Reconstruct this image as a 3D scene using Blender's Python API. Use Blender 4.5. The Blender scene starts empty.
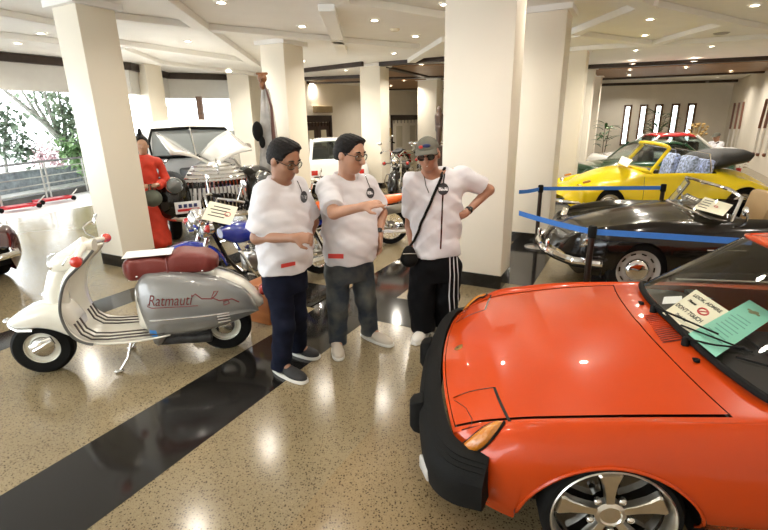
import bpy, bmesh, math, random
import numpy as np
from mathutils import Vector, Matrix, Euler
from mathutils.bvhtree import BVHTree
random.seed(7); rng = np.random.default_rng(7)
SC = bpy.context.scene; COL = SC.collection
# ------------------------------------------------------------------ camera
FPX, PITCH, ROLL, CAMH = 466.46, .303, -.018, 1.776
CX = Vector((math.cos(ROLL), math.sin(ROLL)*math.sin(PITCH), math.sin(ROLL)*math.cos(PITCH)))
CU = Vector((-math.sin(ROLL), math.cos(ROLL)*math.sin(PITCH), math.cos(ROLL)*math.cos(PITCH)))
CF = Vector((0, math.cos(PITCH), -math.sin(PITCH)))
CAMP = Vector((0, 0, CAMH))
cam = bpy.data.cameras.new('camera'); cam_o = bpy.data.objects.new('camera', cam); COL.objects.link(cam_o)
cam.sensor_width = 36; cam.lens = FPX/768*36; cam.clip_start = .05; cam.clip_end = 300
cam_o.matrix_world = Matrix(((CX.x, CU.x, -CF.x, 0), (CX.y, CU.y, -CF.y, 0), (CX.z, CU.z, -CF.z, CAMH), (0, 0, 0, 1)))
SC.camera = cam_o
# ------------------------------------------------------------------ world, light, exposure
SC.view_settings.view_transform = 'Standard'; SC.view_settings.look = 'None'
SC.view_settings.gamma = 1; SC.view_settings.use_curve_mapping = False
SC.view_settings.exposure = 0.14
WORLD_STRENGTH = 6.5
LAMP_POWER = 11.0
LAMP_COLOR = (1.0, .93, .82)
w = bpy.data.worlds.new('overcast_sky'); SC.world = w; w.use_nodes = True
nt = w.node_tree; bg = nt.nodes['Background']
bg.inputs[0].default_value = (.90, .96, 1.0, 1); bg.inputs[1].default_value = WORLD_STRENGTH
# daylight coming in through the open glass front on the left
for loc, tgt, sx, sy, pw in [((-11.5, 8.5, 3.4), (-3, 6.5, .0), 9, 2.6, 300), ((-8.5, 0.5, 2.6), (-1, 3, .5), 6, 3, 60)]:
    L = bpy.data.lights.new('daylight', 'AREA'); L.shape = 'RECTANGLE'; L.size = sx; L.size_y = sy; L.energy = pw; L.color = (.93, .97, 1)
    o = bpy.data.objects.new('daylight', L); COL.objects.link(o); o.location = loc
    o.rotation_euler = (Vector(tgt)-Vector(loc)).to_track_quat('-Z', 'Y').to_euler()
    o.visible_camera = True

# ------------------------------------------------------------------ picture -> place helpers
def ray(px, py):
    return CX*((px-384)/FPX)-CU*((py-265)/FPX)+CF
def onz(px, py, z=0.0):
    d = ray(px, py); return CAMP+d*((z-CAMH)/d.z)
def at(px, py, Y):
    d = ray(px, py); return CAMP+d*(Y/d.y)
def onplane(px, py, p, n):
    d = ray(px, py); p = Vector(p); n = Vector(n)
    return CAMP+d*(((p-CAMP).dot(n))/d.dot(n))

# ------------------------------------------------------------------ materials
MATS = {}
def mat(name, col, rough=.5, metal=0., coat=0., noise=0., nscale=8., bump=0., bscale=60., emit=None, es=0., spec=None, sheen=0.):
    if name in MATS: return MATS[name]
    m = bpy.data.materials.new(name); m.use_nodes = True
    N = m.node_tree.nodes; Lk = m.node_tree.links; b = N['Principled BSDF']
    b.inputs['Base Color'].default_value = (*col, 1); b.inputs['Roughness'].default_value = rough
    b.inputs['Metallic'].default_value = metal; b.inputs['Coat Weight'].default_value = coat
    b.inputs['Coat Roughness'].default_value = .03
    if spec is not None: b.inputs['Specular IOR Level'].default_value = spec
    if sheen: b.inputs['Sheen Weight'].default_value = sheen
    tc = N.new('ShaderNodeTexCoord')
    if noise:
        n = N.new('ShaderNodeTexNoise'); n.inputs['Scale'].default_value = nscale; n.inputs['Detail'].default_value = 4
        Lk.new(tc.outputs['Object'], n.inputs['Vector'])
        r = N.new('ShaderNodeMapRange'); r.inputs[3].default_value = 1-noise; r.inputs[4].default_value = 1+noise
        r.inputs[1].default_value = .3; r.inputs[2].default_value = .7
        Lk.new(n.outputs['Fac'], r.inputs[0])
        mx = N.new('ShaderNodeVectorMath'); mx.operation = 'SCALE'; mx.inputs[0].default_value = col
        Lk.new(r.outputs[0], mx.inputs['Scale']); Lk.new(mx.outputs[0], b.inputs['Base Color'])
    if bump:
        n2 = N.new('ShaderNodeTexNoise'); n2.inputs['Scale'].default_value = bscale; n2.inputs['Detail'].default_value = 3
        Lk.new(tc.outputs['Object'], n2.inputs['Vector'])
        bp = N.new('ShaderNodeBump'); bp.inputs['Strength'].default_value = bump; bp.inputs['Distance'].default_value = .01
        Lk.new(n2.outputs['Fac'], bp.inputs['Height']); Lk.new(bp.outputs[0], b.inputs['Normal'])
    if emit:
        b.inputs['Emission Color'].default_value = (*emit, 1); b.inputs['Emission Strength'].default_value = es
    MATS[name] = m; return m
def glass(name, tint=(.9, .95, .95), refl=1.0):
    if name in MATS: return MATS[name]
    m = bpy.data.materials.new(name); m.use_nodes = True
    N = m.node_tree.nodes; Lk = m.node_tree.links; N.clear()
    out = N.new('ShaderNodeOutputMaterial'); mix = N.new('ShaderNodeMixShader')
    t = N.new('ShaderNodeBsdfTransparent'); t.inputs[0].default_value = (*tint, 1)
    g = N.new('ShaderNodeBsdfGlossy'); g.inputs['Roughness'].default_value = .02
    f = N.new('ShaderNodeFresnel'); ge = N.new('ShaderNodeNewGeometry'); io = N.new('ShaderNodeMapRange'); io.inputs[3].default_value = 1.5; io.inputs[4].default_value = 1/1.5
    Lk.new(ge.outputs['Backfacing'], io.inputs[0]); Lk.new(io.outputs[0], f.inputs['IOR'])
    mm = N.new('ShaderNodeMath'); mm.operation = 'MULTIPLY'; mm.inputs[1].default_value = refl
    Lk.new(f.outputs[0], mm.inputs[0]); Lk.new(mm.outputs[0], mix.inputs[0])
    Lk.new(t.outputs[0], mix.inputs[1]); Lk.new(g.outputs[0], mix.inputs[2]); Lk.new(mix.outputs[0], out.inputs[0])
    MATS[name] = m; return m
def terrazzo(name, base, speck1, speck2, rough):
    m = bpy.data.materials.new(name); m.use_nodes = True; MATS[name] = m
    N = m.node_tree.nodes; Lk = m.node_tree.links; b = N['Principled BSDF']
    tc = N.new('ShaderNodeTexCoord')
    big = N.new('ShaderNodeTexNoise'); big.inputs['Scale'].default_value = .9; big.inputs['Detail'].default_value = 5
    Lk.new(tc.outputs['Object'], big.inputs['Vector'])
    cr0 = N.new('ShaderNodeValToRGB'); cr0.color_ramp.elements[0].position = .3; cr0.color_ramp.elements[1].position = .7
    cr0.color_ramp.elements[0].color = (*[c*.82 for c in base], 1); cr0.color_ramp.elements[1].color = (*[min(1, c*1.12) for c in base], 1)
    Lk.new(big.outputs['Fac'], cr0.inputs[0])
    last = cr0.outputs[0]
    for sc_, col, lo, hi in ((75, speck1, .22, .42), (130, speck2, .2, .42), (55, (base[0]*1.35, base[1]*1.35, base[2]*1.3), .08, .2)):
        v = N.new('ShaderNodeTexVoronoi'); v.inputs['Scale'].default_value = sc_
        Lk.new(tc.outputs['Object'], v.inputs['Vector'])
        wn = N.new('ShaderNodeMath'); wn.operation = 'GREATER_THAN'; wn.inputs[1].default_value = .40
        sep = N.new('ShaderNodeSeparateColor'); Lk.new(v.outputs['Color'], sep.inputs[0]); Lk.new(sep.outputs[0], wn.inputs[0])
        r = N.new('ShaderNodeMapRange'); r.inputs[1].default_value = hi; r.inputs[2].default_value = lo
        Lk.new(v.outputs['Distance'], r.inputs[0])
        ml = N.new('ShaderNodeMath'); ml.operation = 'MULTIPLY'; Lk.new(wn.outputs[0], ml.inputs[0]); Lk.new(r.outputs[0], ml.inputs[1])
        mx = N.new('ShaderNodeMix'); mx.data_type = 'RGBA'
        Lk.new(ml.outputs[0], mx.inputs['Factor']); Lk.new(last, mx.inputs['A']); mx.inputs['B'].default_value = (*col, 1)
        last = mx.outputs['Result']
    Lk.new(last, b.inputs['Base Color']); b.inputs['Roughness'].default_value = rough
    b.inputs['Specular IOR Level'].default_value = .5
    return m
def wood(name, c1, c2, scale=6, rough=.4, axis=0):
    if name in MATS: return MATS[name]
    m = bpy.data.materials.new(name); m.use_nodes = True; MATS[name] = m
    N = m.node_tree.nodes; Lk = m.node_tree.links; b = N['Principled BSDF']
    tc = N.new('ShaderNodeTexCoord'); mp = N.new('ShaderNodeMapping'); s = [scale]*3; s[axis] = scale*.08; mp.inputs['Scale'].default_value = s
    n = N.new('ShaderNodeTexNoise'); n.inputs['Scale'].default_value = 3; n.inputs['Detail'].default_value = 6
    cr = N.new('ShaderNodeValToRGB'); cr.color_ramp.elements[0].color = (*c1, 1); cr.color_ramp.elements[1].color = (*c2, 1)
    cr.color_ramp.elements[0].position = .3; cr.color_ramp.elements[1].position = .7
    Lk.new(tc.outputs['Object'], mp.inputs[0]); Lk.new(mp.outputs[0], n.inputs['Vector']); Lk.new(n.outputs['Fac'], cr.inputs[0]); Lk.new(cr.outputs[0], b.inputs['Base Color'])
    b.inputs['Roughness'].default_value = rough
    return m

# ------------------------------------------------------------------ mesh helpers
def frame(d):
    d = Vector(d).normalized(); up = Vector((0, 0, 1)) if abs(d.z) < .9 else Vector((1, 0, 0))
    a = d.cross(up).normalized(); return a, a.cross(d).normalized(), d
class MB:
    def __init__(s): s.v = []; s.f = []
    def add(s, vs, fs):
        o = len(s.v); s.v += [tuple(v) for v in vs]; s.f += [tuple(i+o for i in f) for f in fs]; return s
    def box(s, c, sz, M=None):
        x, y, z = [a/2 for a in sz]; vs = [Vector((i*x, j*y, k*z)) for i in (-1, 1) for j in (-1, 1) for k in (-1, 1)]
        if M is not None: vs = [M @ v for v in vs]
        c = Vector(c)
        return s.add([v+c for v in vs], [(0, 1, 3, 2), (4, 6, 7, 5), (0, 4, 5, 1), (2, 3, 7, 6), (0, 2, 6, 4), (1, 5, 7, 3)])
    def loft(s, rings, closed=True, cap=True):
        n = len(rings[0]); vs = [p for r in rings for p in r]; fs = []
        for i in range(len(rings)-1):
            for j in range(n if closed else n-1):
                a = i*n+j; b = i*n+(j+1) % n; fs.append((a, b, b+n, a+n))
        if cap and closed:
            fs.append(tuple(range(n))[::-1]); fs.append(tuple((len(rings)-1)*n+j for j in range(n)))
        return s.add(vs, fs)
    def tube(s, pts, r, n=8, closed=False, cap=True):
        pts = [Vector(p) for p in pts]; m = len(pts); rs = r if isinstance(r, (list, tuple)) else [r]*m
        rings = []; a = None
        for i, p in enumerate(pts):
            if closed: d = pts[(i+1) % m]-pts[i-1]
            else: d = pts[min(i+1, m-1)]-pts[max(i-1, 0)]
            d.normalize()
            if a is None: a, b, _ = frame(d)
            else:
                a = a-d*a.dot(d)
                a = a.normalized() if a.length > 1e-5 else frame(d)[0]
                b = d.cross(a)*-1
            b = a.cross(d)
            rings.append([p+(a*math.cos(t)+b*math.sin(t))*rs[i] for t in [2*math.pi*k/n for k in range(n)]])
        if closed: rings.append(rings[0]); cap = False
        return s.loft(rings, True, cap)
    def cyl(s, p0, p1, r, r1=None, n=16):
        return s.tube([p0, p1], [r, r if r1 is None else r1], n)
    def lathe(s, prof, o, ax=(0, 0, 1), n=24, cap=True):
        a, b, d = frame(ax); o = Vector(o)
        rings = [[o+d*h+(a*math.cos(t)+b*math.sin(t))*max(r, 1e-4) for t in [2*math.pi*k/n for k in range(n)]] for r, h in prof]
        return s.loft(rings, True, cap)
    def ell(s, c, rad, M=None, nu=16, nv=10):
        c = Vector(c); rings = []
        for i in range(nv+1):
            ph = math.pi*i/nv-math.pi/2; rr = max(math.cos(ph), 1e-3)
            ring = []
            for k in range(nu):
                t = 2*math.pi*k/nu; p = Vector((rad[0]*rr*math.cos(t), rad[1]*rr*math.sin(t), rad[2]*math.sin(ph)))
                ring.append(c+(M @ p if M is not None else p))
            rings.append(ring)
        return s.loft(rings)
    def prism(s, poly, o, ux, uy, depth):
        o, ux, uy = Vector(o), Vector(ux), Vector(uy); nz = ux.cross(uy).normalized()*depth
        r0 = [o+ux*x+uy*y for x, y in poly]; return s.loft([r0, [p+nz for p in r0]])
    def grid(s, rows, skip=None):
        n = len(rows[0]); fs = []
        for i in range(len(rows)-1):
            for j in range(n-1):
                if skip and skip(i, j): continue
                fs.append((i*n+j, i*n+j+1, (i+1)*n+j+1, (i+1)*n+j))
        return s.add([p for r in rows for p in r], fs)
    def ribbon(s, pts, nrm, wd):
        L = []; R = []; pts = [Vector(p) for p in pts]
        for i, p in enumerate(pts):
            d = (pts[min(i+1, len(pts)-1)]-pts[max(i-1, 0)]).normalized(); nn = nrm[i] if isinstance(nrm, list) else nrm
            q = d.cross(Vector(nn)).normalized()*wd/2; L.append(p-q); R.append(p+q)
        return s.grid([L, R])
    def mirror(s):  # y -> -y copy
        n = len(s.v); s.v += [(x, -y, z) for x, y, z in s.v]; s.f += [tuple(i+n for i in f[::-1]) for f in list(s.f)]; return s
    def build(s, name, m, parent=None, smooth=True, ang=40, bevel=0, sub=0, solid=0, solid_off=-1):
        me = bpy.data.meshes.new(name); me.from_pydata(s.v, [], s.f)
        bm = bmesh.new(); bm.from_mesh(me); bmesh.ops.remove_doubles(bm, verts=bm.verts, dist=1e-5)
        bmesh.ops.recalc_face_normals(bm, faces=bm.faces)
        if bevel:
            es = [e for e in bm.edges if len(e.link_faces) == 2 and e.calc_face_angle(0) > .6]
            if es: bmesh.ops.bevel(bm, geom=es, offset=bevel, segments=2, affect='EDGES', profile=.5)
        bm.to_mesh(me); bm.free()
        if smooth:
            me.shade_smooth(); me.set_sharp_from_angle(angle=math.radians(ang))
        o = bpy.data.objects.new(name, me); COL.objects.link(o)
        if m: me.materials.append(m)
        if parent is not None: o.parent = parent
        if sub:
            md = o.modifiers.new('s', 'SUBSURF'); md.levels = sub; md.render_levels = sub
        if solid:
            md = o.modifiers.new('t', 'SOLIDIFY'); md.thickness = solid; md.offset = solid_off
        return o
def thing(name, label, cat, loc=(0, 0, 0), rz=0, group=None, scale=1):
    o = bpy.data.objects.new(name, None); COL.objects.link(o); o.location = loc; o.rotation_euler = (0, 0, rz); o.scale = (scale,)*3
    o.empty_display_size = .1
    return tag(o, label, cat, group)
def tag(o, label, cat, group=None, kind=None):
    o['label'] = label; o['category'] = cat
    if group: o['group'] = group
    if kind: o['kind'] = kind
    return o
def struct(o, kind='structure'): o['kind'] = kind; return o
def copy_tree(o, parent=None):
    c = o.copy(); COL.objects.link(c)
    if parent is not None: c.parent = parent
    for ch in list(o.children): copy_tree(ch, c)
    return c
def rotz(a): return Matrix.Rotation(a, 3, 'Z')
def text_mesh(s, size, parent, name, m, M, label=None, ext=.0008, shear=0, align='CENTER', conform=None, off=.002, width=None, bold=0):
    cu = bpy.data.curves.new('t', 'FONT'); cu.body = s; cu.size = size; cu.extrude = ext; cu.align_x = align; cu.align_y = 'CENTER'; cu.shear = shear; cu.offset = bold
    ob = bpy.data.objects.new('t', cu); COL.objects.link(ob)
    dg = bpy.context.evaluated_depsgraph_get(); dg.update()
    me = bpy.data.meshes.new_from_object(ob.evaluated_get(dg)); bpy.data.objects.remove(ob)
    me.name = name; bpy.data.curves.remove(cu)
    if width:
        xs = [v.co.x for v in me.vertices]; k = width/max(1e-6, max(xs)-min(xs))
        for v in me.vertices: v.co.x *= k
    me.transform(M)
    if conform is not None:
        bvh, nd = conform; nd = Vector(nd)
        for v in me.vertices:
            h = bvh.ray_cast(v.co-nd*.5, nd)
            if h[0] is not None: v.co = h[0]-nd*off
    me.materials.clear(); me.materials.append(m)
    o = bpy.data.objects.new(name, me); COL.objects.link(o); o.parent = parent
    if label: o['label'] = label
    return o
def basis(x, y, z, o):
    x, y, z = Vector(x), Vector(y), Vector(z); o = Vector(o)
    return Matrix(((x.x, y.x, z.x, o.x), (x.y, y.y, z.y, o.y), (x.z, y.z, z.z, o.z), (0, 0, 0, 1)))
def bvh_of(o):
    me = o.data; return BVHTree.FromPolygons([v.co.copy() for v in me.vertices], [tuple(p.vertices) for p in me.polygons])
def catmull(xs, ys, x):
    xs = np.asarray(xs, float); ys = np.asarray(ys, float); x = np.asarray(x, float)
    d = np.diff(xs); sl = np.diff(ys, axis=0)/(d[:, None] if ys.ndim > 1 else d)
    m = np.empty_like(ys); m[0] = sl[0]; m[-1] = sl[-1]
    wd = (d[1:]/(d[1:]+d[:-1])); wd = wd[:, None] if ys.ndim > 1 else wd
    m[1:-1] = sl[:-1]*wd+sl[1:]*(1-wd)
    i = np.clip(np.searchsorted(xs, x, side='right')-1, 0, len(xs)-2); h = d[i]; t = (x-xs[i])/h
    if ys.ndim > 1: h = h[:, None]; t = t[:, None]
    return ys[i]*(2*t**3-3*t**2+1)+m[i]*h*(t**3-2*t**2+t)+ys[i+1]*(-2*t**3+3*t**2)+m[i+1]*h*(t**3-t**2)

A = Vector((.4695, .8829, 0)); B = Vector((.8829, -.4695, 0)); RZ = math.atan2(B.y, B.x)
# common materials
M_white_wall = mat('cream_paint', (.80, .74, .63), .6, noise=.03, nscale=2, bump=.05)
M_ceiling = mat('white_ceiling_paint', (.88, .87, .84), .7, noise=.02, nscale=3)
M_dark = mat('dark_stained_timber', (.030, .016, .010), .4, noise=.3, nscale=10)
M_black = mat('black_gloss', (.006, .006, .006), .12, coat=1)
M_matte = mat('black_rubber', (.008, .008, .0075), .7, bump=.1, bscale=200, spec=.12)
M_chrome = mat('chrome', (.82, .82, .82), .08, 1.)
M_steel = mat('brushed_steel', (.55, .54, .52), .28, 1., noise=.05, nscale=30)
M_silver = mat('silver_alloy', (.62, .60, .56), .25, 1.)
M_paper = mat('cream_paper', (.80, .75, .58), .7, noise=.02)
M_ink = mat('black_ink', (.02, .02, .02), .7)
M_redink = mat('red_ink', (.5, .02, .02), .6)
M_lens = glass('clear_glass', (.93, .96, .95))
M_tint = glass('dark_tinted_glass', (.45, .50, .47), 1.2)
# ================================================================== the room
CEIL = 3.12
m = terrazzo('terrazzo_floor', (.27, .215, .125), (.05, .035, .02), (.13, .09, .05), .17)
mb = MB(); P = lambda t, s: Vector((-4.1, 15.2, 0))+A*t+B*s
mb.add([(-5.2, -5, 0), (16, -5, 0), (19, 30, 0), (2, 30, 0), (-5.6, 14.6, 0), (-6.4, 11.2, 0), (-7.3, 9.4, 0), (-8.3, 6.5, 0)], [tuple(range(8))])
struct(mb.build('floor', m, smooth=False))
mblack = mat('black_polished_granite', (.012, .011, .010), .10, noise=.35, nscale=40)
def stripe(p, d, length0, length1, width, z=.0012):
    p = Vector((p[0], p[1], 0)); d = Vector(d); n = Vector((d.y, -d.x, 0))
    q = [p+d*length0, p+d*length1, p+d*length1+n*width, p+d*length0+n*width]
    struct(MB().add([(v.x, v.y, z) for v in q], [(0, 1, 2, 3)]).build('floor_stripe', mblack, smooth=False))
stripe((-.98, 3.73), A, -6, 22, .60)
stripe((-3.05, 4.60), A, -6, 9, .40)
stripe((1.56, 4.69), A, .1, 20, -.62)
stripe((.08, 4.55), B, -.62, 1.6, .60, .0022)
stripe((.08, 4.55), B, -3.2, -.6, .60, .0022)
stripe((3.6, 9.9), B, -9, 12, .60, .0022)
m2 = terrazzo('terrazzo_floor_warm', (.275, .205, .11), (.05, .03, .015), (.14, .09, .04), .17)
q0 = Vector((.13, 2.80, 0)); a0, a1 = q0-A*4, q0+A*1.75; w2 = B*2.6
struct(MB().add([(v.x, v.y, .0009) for v in (a0, a0+w2, a1+w2, a1)], [(0, 1, 2, 3)]).build('floor_panel', m2, smooth=False))
# columns: shaft with black base and a stepped capital
mcol = mat('column_plaster', (.84, .775, .65), .45, noise=.015, nscale=1.5, bump=.03)
def column(F, wb, wa, top=CEIL, cap=True):
    F = Vector((F[0], F[1], 0)); c = F-B*wb/2+A*wa/2; R = rotz(RZ)
    mb = MB().box((0, 0, top/2), (wb, wa, top), R)
    o = struct(mb.build('column', mcol, bevel=.006)); o.location = c
    b = MB().box((0, 0, .075), (wb+.016, wa+.016, .15), R).build('column_base', mblack, o)
    if cap:
        MB().box((0, 0, top-.035), (wb+.13, wa+.13, .07), R).build('capital', M_ceiling, o, smooth=False)
    return o
column((-3.34, 5.76), .45, .46)
column((-1.66, 8.75), .52, .55)
column((-.02, 12.55), .58, .50)
column((1.95, 17.4), .72, .6)
column((1.245, 4.72), .69, .40)
column((2.36, 6.52), .52, .50)
column((4.22, 10.35), .55, .5)
column((6.05, 14.2), .55, .5)
column((7.6, 17.2), .55, .5)
column((-5.55, 11.9), .45, .45, cap=False)
# ceiling slab
mb = MB().box((5, 12.5, CEIL+.05), (36, 36, .1)); struct(mb.build('ceiling', M_ceiling, smooth=False))
BEAMS = [0]
def cbeam(pa, pb, wd=.22, dp=.09, m=M_ceiling, z=CEIL, name='ceiling_beam'):
    a = onz(*pa, z-dp) if len(pa) == 2 else Vector(pa); b = onz(*pb, z-dp) if len(pb) == 2 else Vector(pb)
    BEAMS[0] += 1; dp = dp+.0021*(BEAMS[0] % 9)
    d = b-a; d.z = 0; L = d.length
    mb = MB().box((0, 0, 0), (L+wd*.6, wd, dp), rotz(math.atan2(d.y, d.x)))
    o = mb.build(name, m, smooth=False, bevel=.008); o.location = ((a.x+b.x)/2, (a.y+b.y)/2, z-dp/2-.001); return struct(o)
mbm = mat('ceiling_beam_paint', (.88, .87, .83), .55)
for a, b in [((0, 17), (60, 28)), ((112, 20), (203, 30)), ((203, 30), (300, 39)), ((300, 39), (414, 49)), ((0, 38), (75, 46)), ((117, 45), (252, 63)), ((160, 0), (203, 30)),
             ((203, 30), (256, 66)), ((120, 50), (160, 65)), ((160, 65), (250, 75)), ((327, 12), (337, 39)), ((336, -6), (344, 6)), ((338, 42), (343, 55)), ((343, 4), (446, 20)), ((412, 62), (446, 42)),
             ((576, 34), (648, 6)), ((628, -2), (648, 8)), ((648, 8), (730, 25)), ((730, 25), (652, 46)), ((652, 46), (578, 37)), ((730, 25), (775, 33)), ((592, 50), (768, 39))]:
    cbeam(a, b, .2, .08, mbm)
# dark timber bands and timber ceiling fields further back
mwoodc = wood('timber_ceiling_boards', (.20, .11, .05), (.34, .20, .10), 5, .45)
def cquad(pts, m, z, name='ceiling_panel', th=.03):
    q = [onz(x, y, z) for x, y in pts]; n = len(q)
    mb = MB().loft([[(p.x, p.y, z) for p in q], [(p.x, p.y, z+th) for p in q]])
    return struct(mb.build(name, m, smooth=False))
cquad([(592, 70), (780, 61), (780, 72.5), (600, 79)], mwoodc, CEIL-.05)
cquad([(306, 83), (360, 82), (360, 77), (330, 78)], mwoodc, CEIL-.05)
cquad([(388, 78), (446, 76), (446, 65), (388, 67)], mwoodc, CEIL-.05)
cquad([(384, 89), (446, 88), (446, 79.5), (384, 80)], mwoodc, CEIL-.05)
for a, b, wd in [((588, 68.5), (790, 59), .35), ((596, 80), (790, 71.5), .4), ((600, 85.8), (742, 81.5), .25), ((303, 72), (362, 65.5), .12), ((302, 80.5), (362, 78), .35), ((306, 84), (362, 82.5), .3),
                 ((383, 66), (446, 61), .3), ((384, 79), (446, 77.5), .5), ((384, 68), (424, 77), .3), ((384, 90), (446, 89), .3)]:
    cbeam(a, b, wd*.7, .09, M_dark, CEIL, 'ceiling_band')
# the far walls (a rectangle lying along the column grid)
C0 = Vector((-4.1, 15.15, 0)); C1 = Vector((3.0, 28.4, 0)); C2 = Vector((15.45, 21.75, 0)); C3 = C2-A*22
def wall(name, p, q, h=CEIL, th=.16, m=M_white_wall, z0=0, side=1):
    d = q-p; L = d.length; n = Vector((-d.y, d.x, 0)).normalized()*side
    mb = MB().box((0, 0, (h-z0)/2+z0), (L, th, h-z0), rotz(math.atan2(d.y, d.x)))
    o = mb.build(name, m, smooth=False); o.location = (p+q)/2+n*th/2; return struct(o)
wall('wall_left', C0, C1); wall('wall_right', C2, C3); 
# slit-window wall: piers and bands leave real openings
nw = Vector((-A.x, -A.y, 0))
def wpt(px, py): return onplane(px, py, C2, A)
slits = []
for xt, xb, yt, yb in [(628.5, 623.5, 105, 143), (643.5, 639.5, 105, 143), (659, 654, 105, 143), (675, 670.5, 105, 145), (691.5, 686, 105, 146)]:
    a = wpt(xt, yt); b = wpt(xb, yb); s = (((a+b)/2)-C2).dot(B); slits.append((s, a.z, b.z))
z1 = max(s[1] for s in slits); z0 = min(s[2] for s in slits); hw = .17
xs = [(C1-C2).dot(B)]
for s, _, _ in slits: xs += [s-hw, s+hw]
xs += [0.]
mb = MB(); Rb = rotz(RZ)
for i in range(0, len(xs), 2):
    c = C2+B*(xs[i]+xs[i+1])/2+A*.08; mb.box((c.x, c.y, CEIL/2), (xs[i+1]-xs[i], .16, CEIL), Rb)
for s, _, _ in slits:
    c = C2+B*s+A*.08
    mb.box((c.x, c.y, z0/2), (2*hw, .16, z0), Rb); mb.box((c.x, c.y, (CEIL+z1)/2), (2*hw, .16, CEIL-z1), Rb)
struct(mb.build('wall_back', M_white_wall, smooth=False))
mfr = wood('brown_window_timber', (.10, .045, .02), (.17, .08, .035), 6, .45)
for i, (s, _, _) in enumerate(slits):
    o = thing('window', '', 'window'); del o['label'], o['category']; o.name = 'window_%d' % (i+1); struct(o); o.location = C2+B*s+Vector((0, 0, z0)); o.rotation_euler = (0, 0, RZ)
    h = z1-z0; fw = .085
    MB().box((-hw+fw/2, .0, h/2), (fw, .2, h)).box((hw-fw/2, 0, h/2), (fw, .2, h)).box((0, 0, fw/2), (2*hw, .2, fw)).box((0, 0, h-fw/2), (2*hw, .2, fw)).build('window_frame', mfr, o, smooth=False)
    MB().box((0, .04, h/2), (2*hw-2*fw, .01, h-2*fw)).build('window_pane', M_lens, o, smooth=False)
# slanted timber batten triplets on the right wall
def rpt(px, py): return onplane(px, py, C2, B)
mst = wood('brown_batten', (.16, .06, .03), (.22, .09, .05), 6, .4); mwh = mat('white_batten', (.8, .76, .7), .5)
sl = [((736, 103), (731, 129), (727, 150)), ((740.5, 102.5), (735.5, 129), (731, 151)), ((745, 102), (740, 129), (734.5, 150)),
      ((768.5, 99), (760.5, 128), (754.5, 154)), ((773, 98), (766, 128), (759, 154.5)), ((778, 98), (772, 128), (765.5, 155))]
for i, (a, b, c) in enumerate(sl):
    a, b, c = rpt(*a), rpt(*b), rpt(*c)
    a.xy = a.xy; o = thing('wall_batten', '%s slanted brown and white batten of the %s three on the cream right wall' % (['left', 'middle', 'right'][i % 3], ['further', 'nearer'][i//3]), 'batten', b-B*.03, 0, 'slanted battens on the right wall')
    MB().tube([a-b, Vector((0, 0, 0))], .05, 4).build('upper_bar', mst, o, smooth=False); MB().tube([Vector((0, 0, 0)), c-b], .035, 4).build('lower_bar', mwh, o, smooth=False)
    MB().ell(c-b, (.06, .06, .06)).build('tip', mst, o)
# two dark panelled doors on the left wall
lp = lambda px, py: onplane(px, py, C0, B)
def far_door(pl, pr, pt, idx):
    a = lp(pl, pt); b = lp(pr, pt); h = max(a.z, b.z); L = (b-a).dot(A); d0 = Vector((a.x, a.y, 0))
    o = thing('door', '', ''); del o['label'], o['category']; o.name = 'door_%d' % idx; struct(o); o.location = d0; o.rotation_euler = (0, 0, math.atan2(A.y, A.x))
    fw = .14
    MB().box((fw/2, -.03, h/2), (fw, .1, h)).box((L-fw/2, -.03, h/2), (fw, .1, h)).box((L/2, -.03, h-.12), (L, .1, .24)).build('door_frame', M_dark, o, smooth=False)
    mg = mat('pale_door_glass', (.62, .56, .42), .25)
    n = 2
    for k in range(n):
        x0 = fw+(L-2*fw)*k/n; x1 = fw+(L-2*fw)*(k+1)/n; wd = x1-x0
        lf = MB()
        lf.box(((x0+x1)/2, -.01, h/2-.13), (wd-.01, .04, h-.26))
        for q in range(4): lf.box((x0+wd*(q+.5)/4, -.04, h*.86), (.03, .03, h*.12))
        lf = lf.build('door_leaf', mat('dark_door_timber', (.045, .022, .014), .4, noise=.3), o, smooth=False)
        MB().box(((x0+x1)/2, -.035, h*.47), (wd*.42, .02, h*.52)).build('door_pane', mg, lf, smooth=False)
    return h
far_door(300, 330, 115.5, 1); far_door(390, 419, 115, 2)
a = lp(312, 106); b = lp(328, 106); c = lp(320, 113)
o = MB().box((0, 0, 0), ((b-a).length, .2, a.z-c.z), rotz(math.atan2(A.y, A.x))).build('wall_vent', mat('tan_metal', (.42, .32, .18), .5, noise=.1), smooth=False, bevel=.02)
o.location = (a+b)/2+Vector((0, 0, (c.z-a.z)/2))+B*.12; tag(o, 'tan box vent on the far wall above the dark panelled door', 'vent')
a = lp(383.5, 128); b = lp(388.5, 128); c = lp(386, 136)
o = MB().box((0, 0, 0), ((b-a).length, .04, a.z-c.z), rotz(math.atan2(A.y, A.x))).build('notice_board', mat('ochre_board', (.55, .38, .12), .6, noise=.1), smooth=False)
o.location = (a+b)/2+Vector((0, 0, (c.z-a.z)/2))+B*.12; tag(o, 'small ochre notice on the cream wall left of the second dark door', 'notice')
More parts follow.
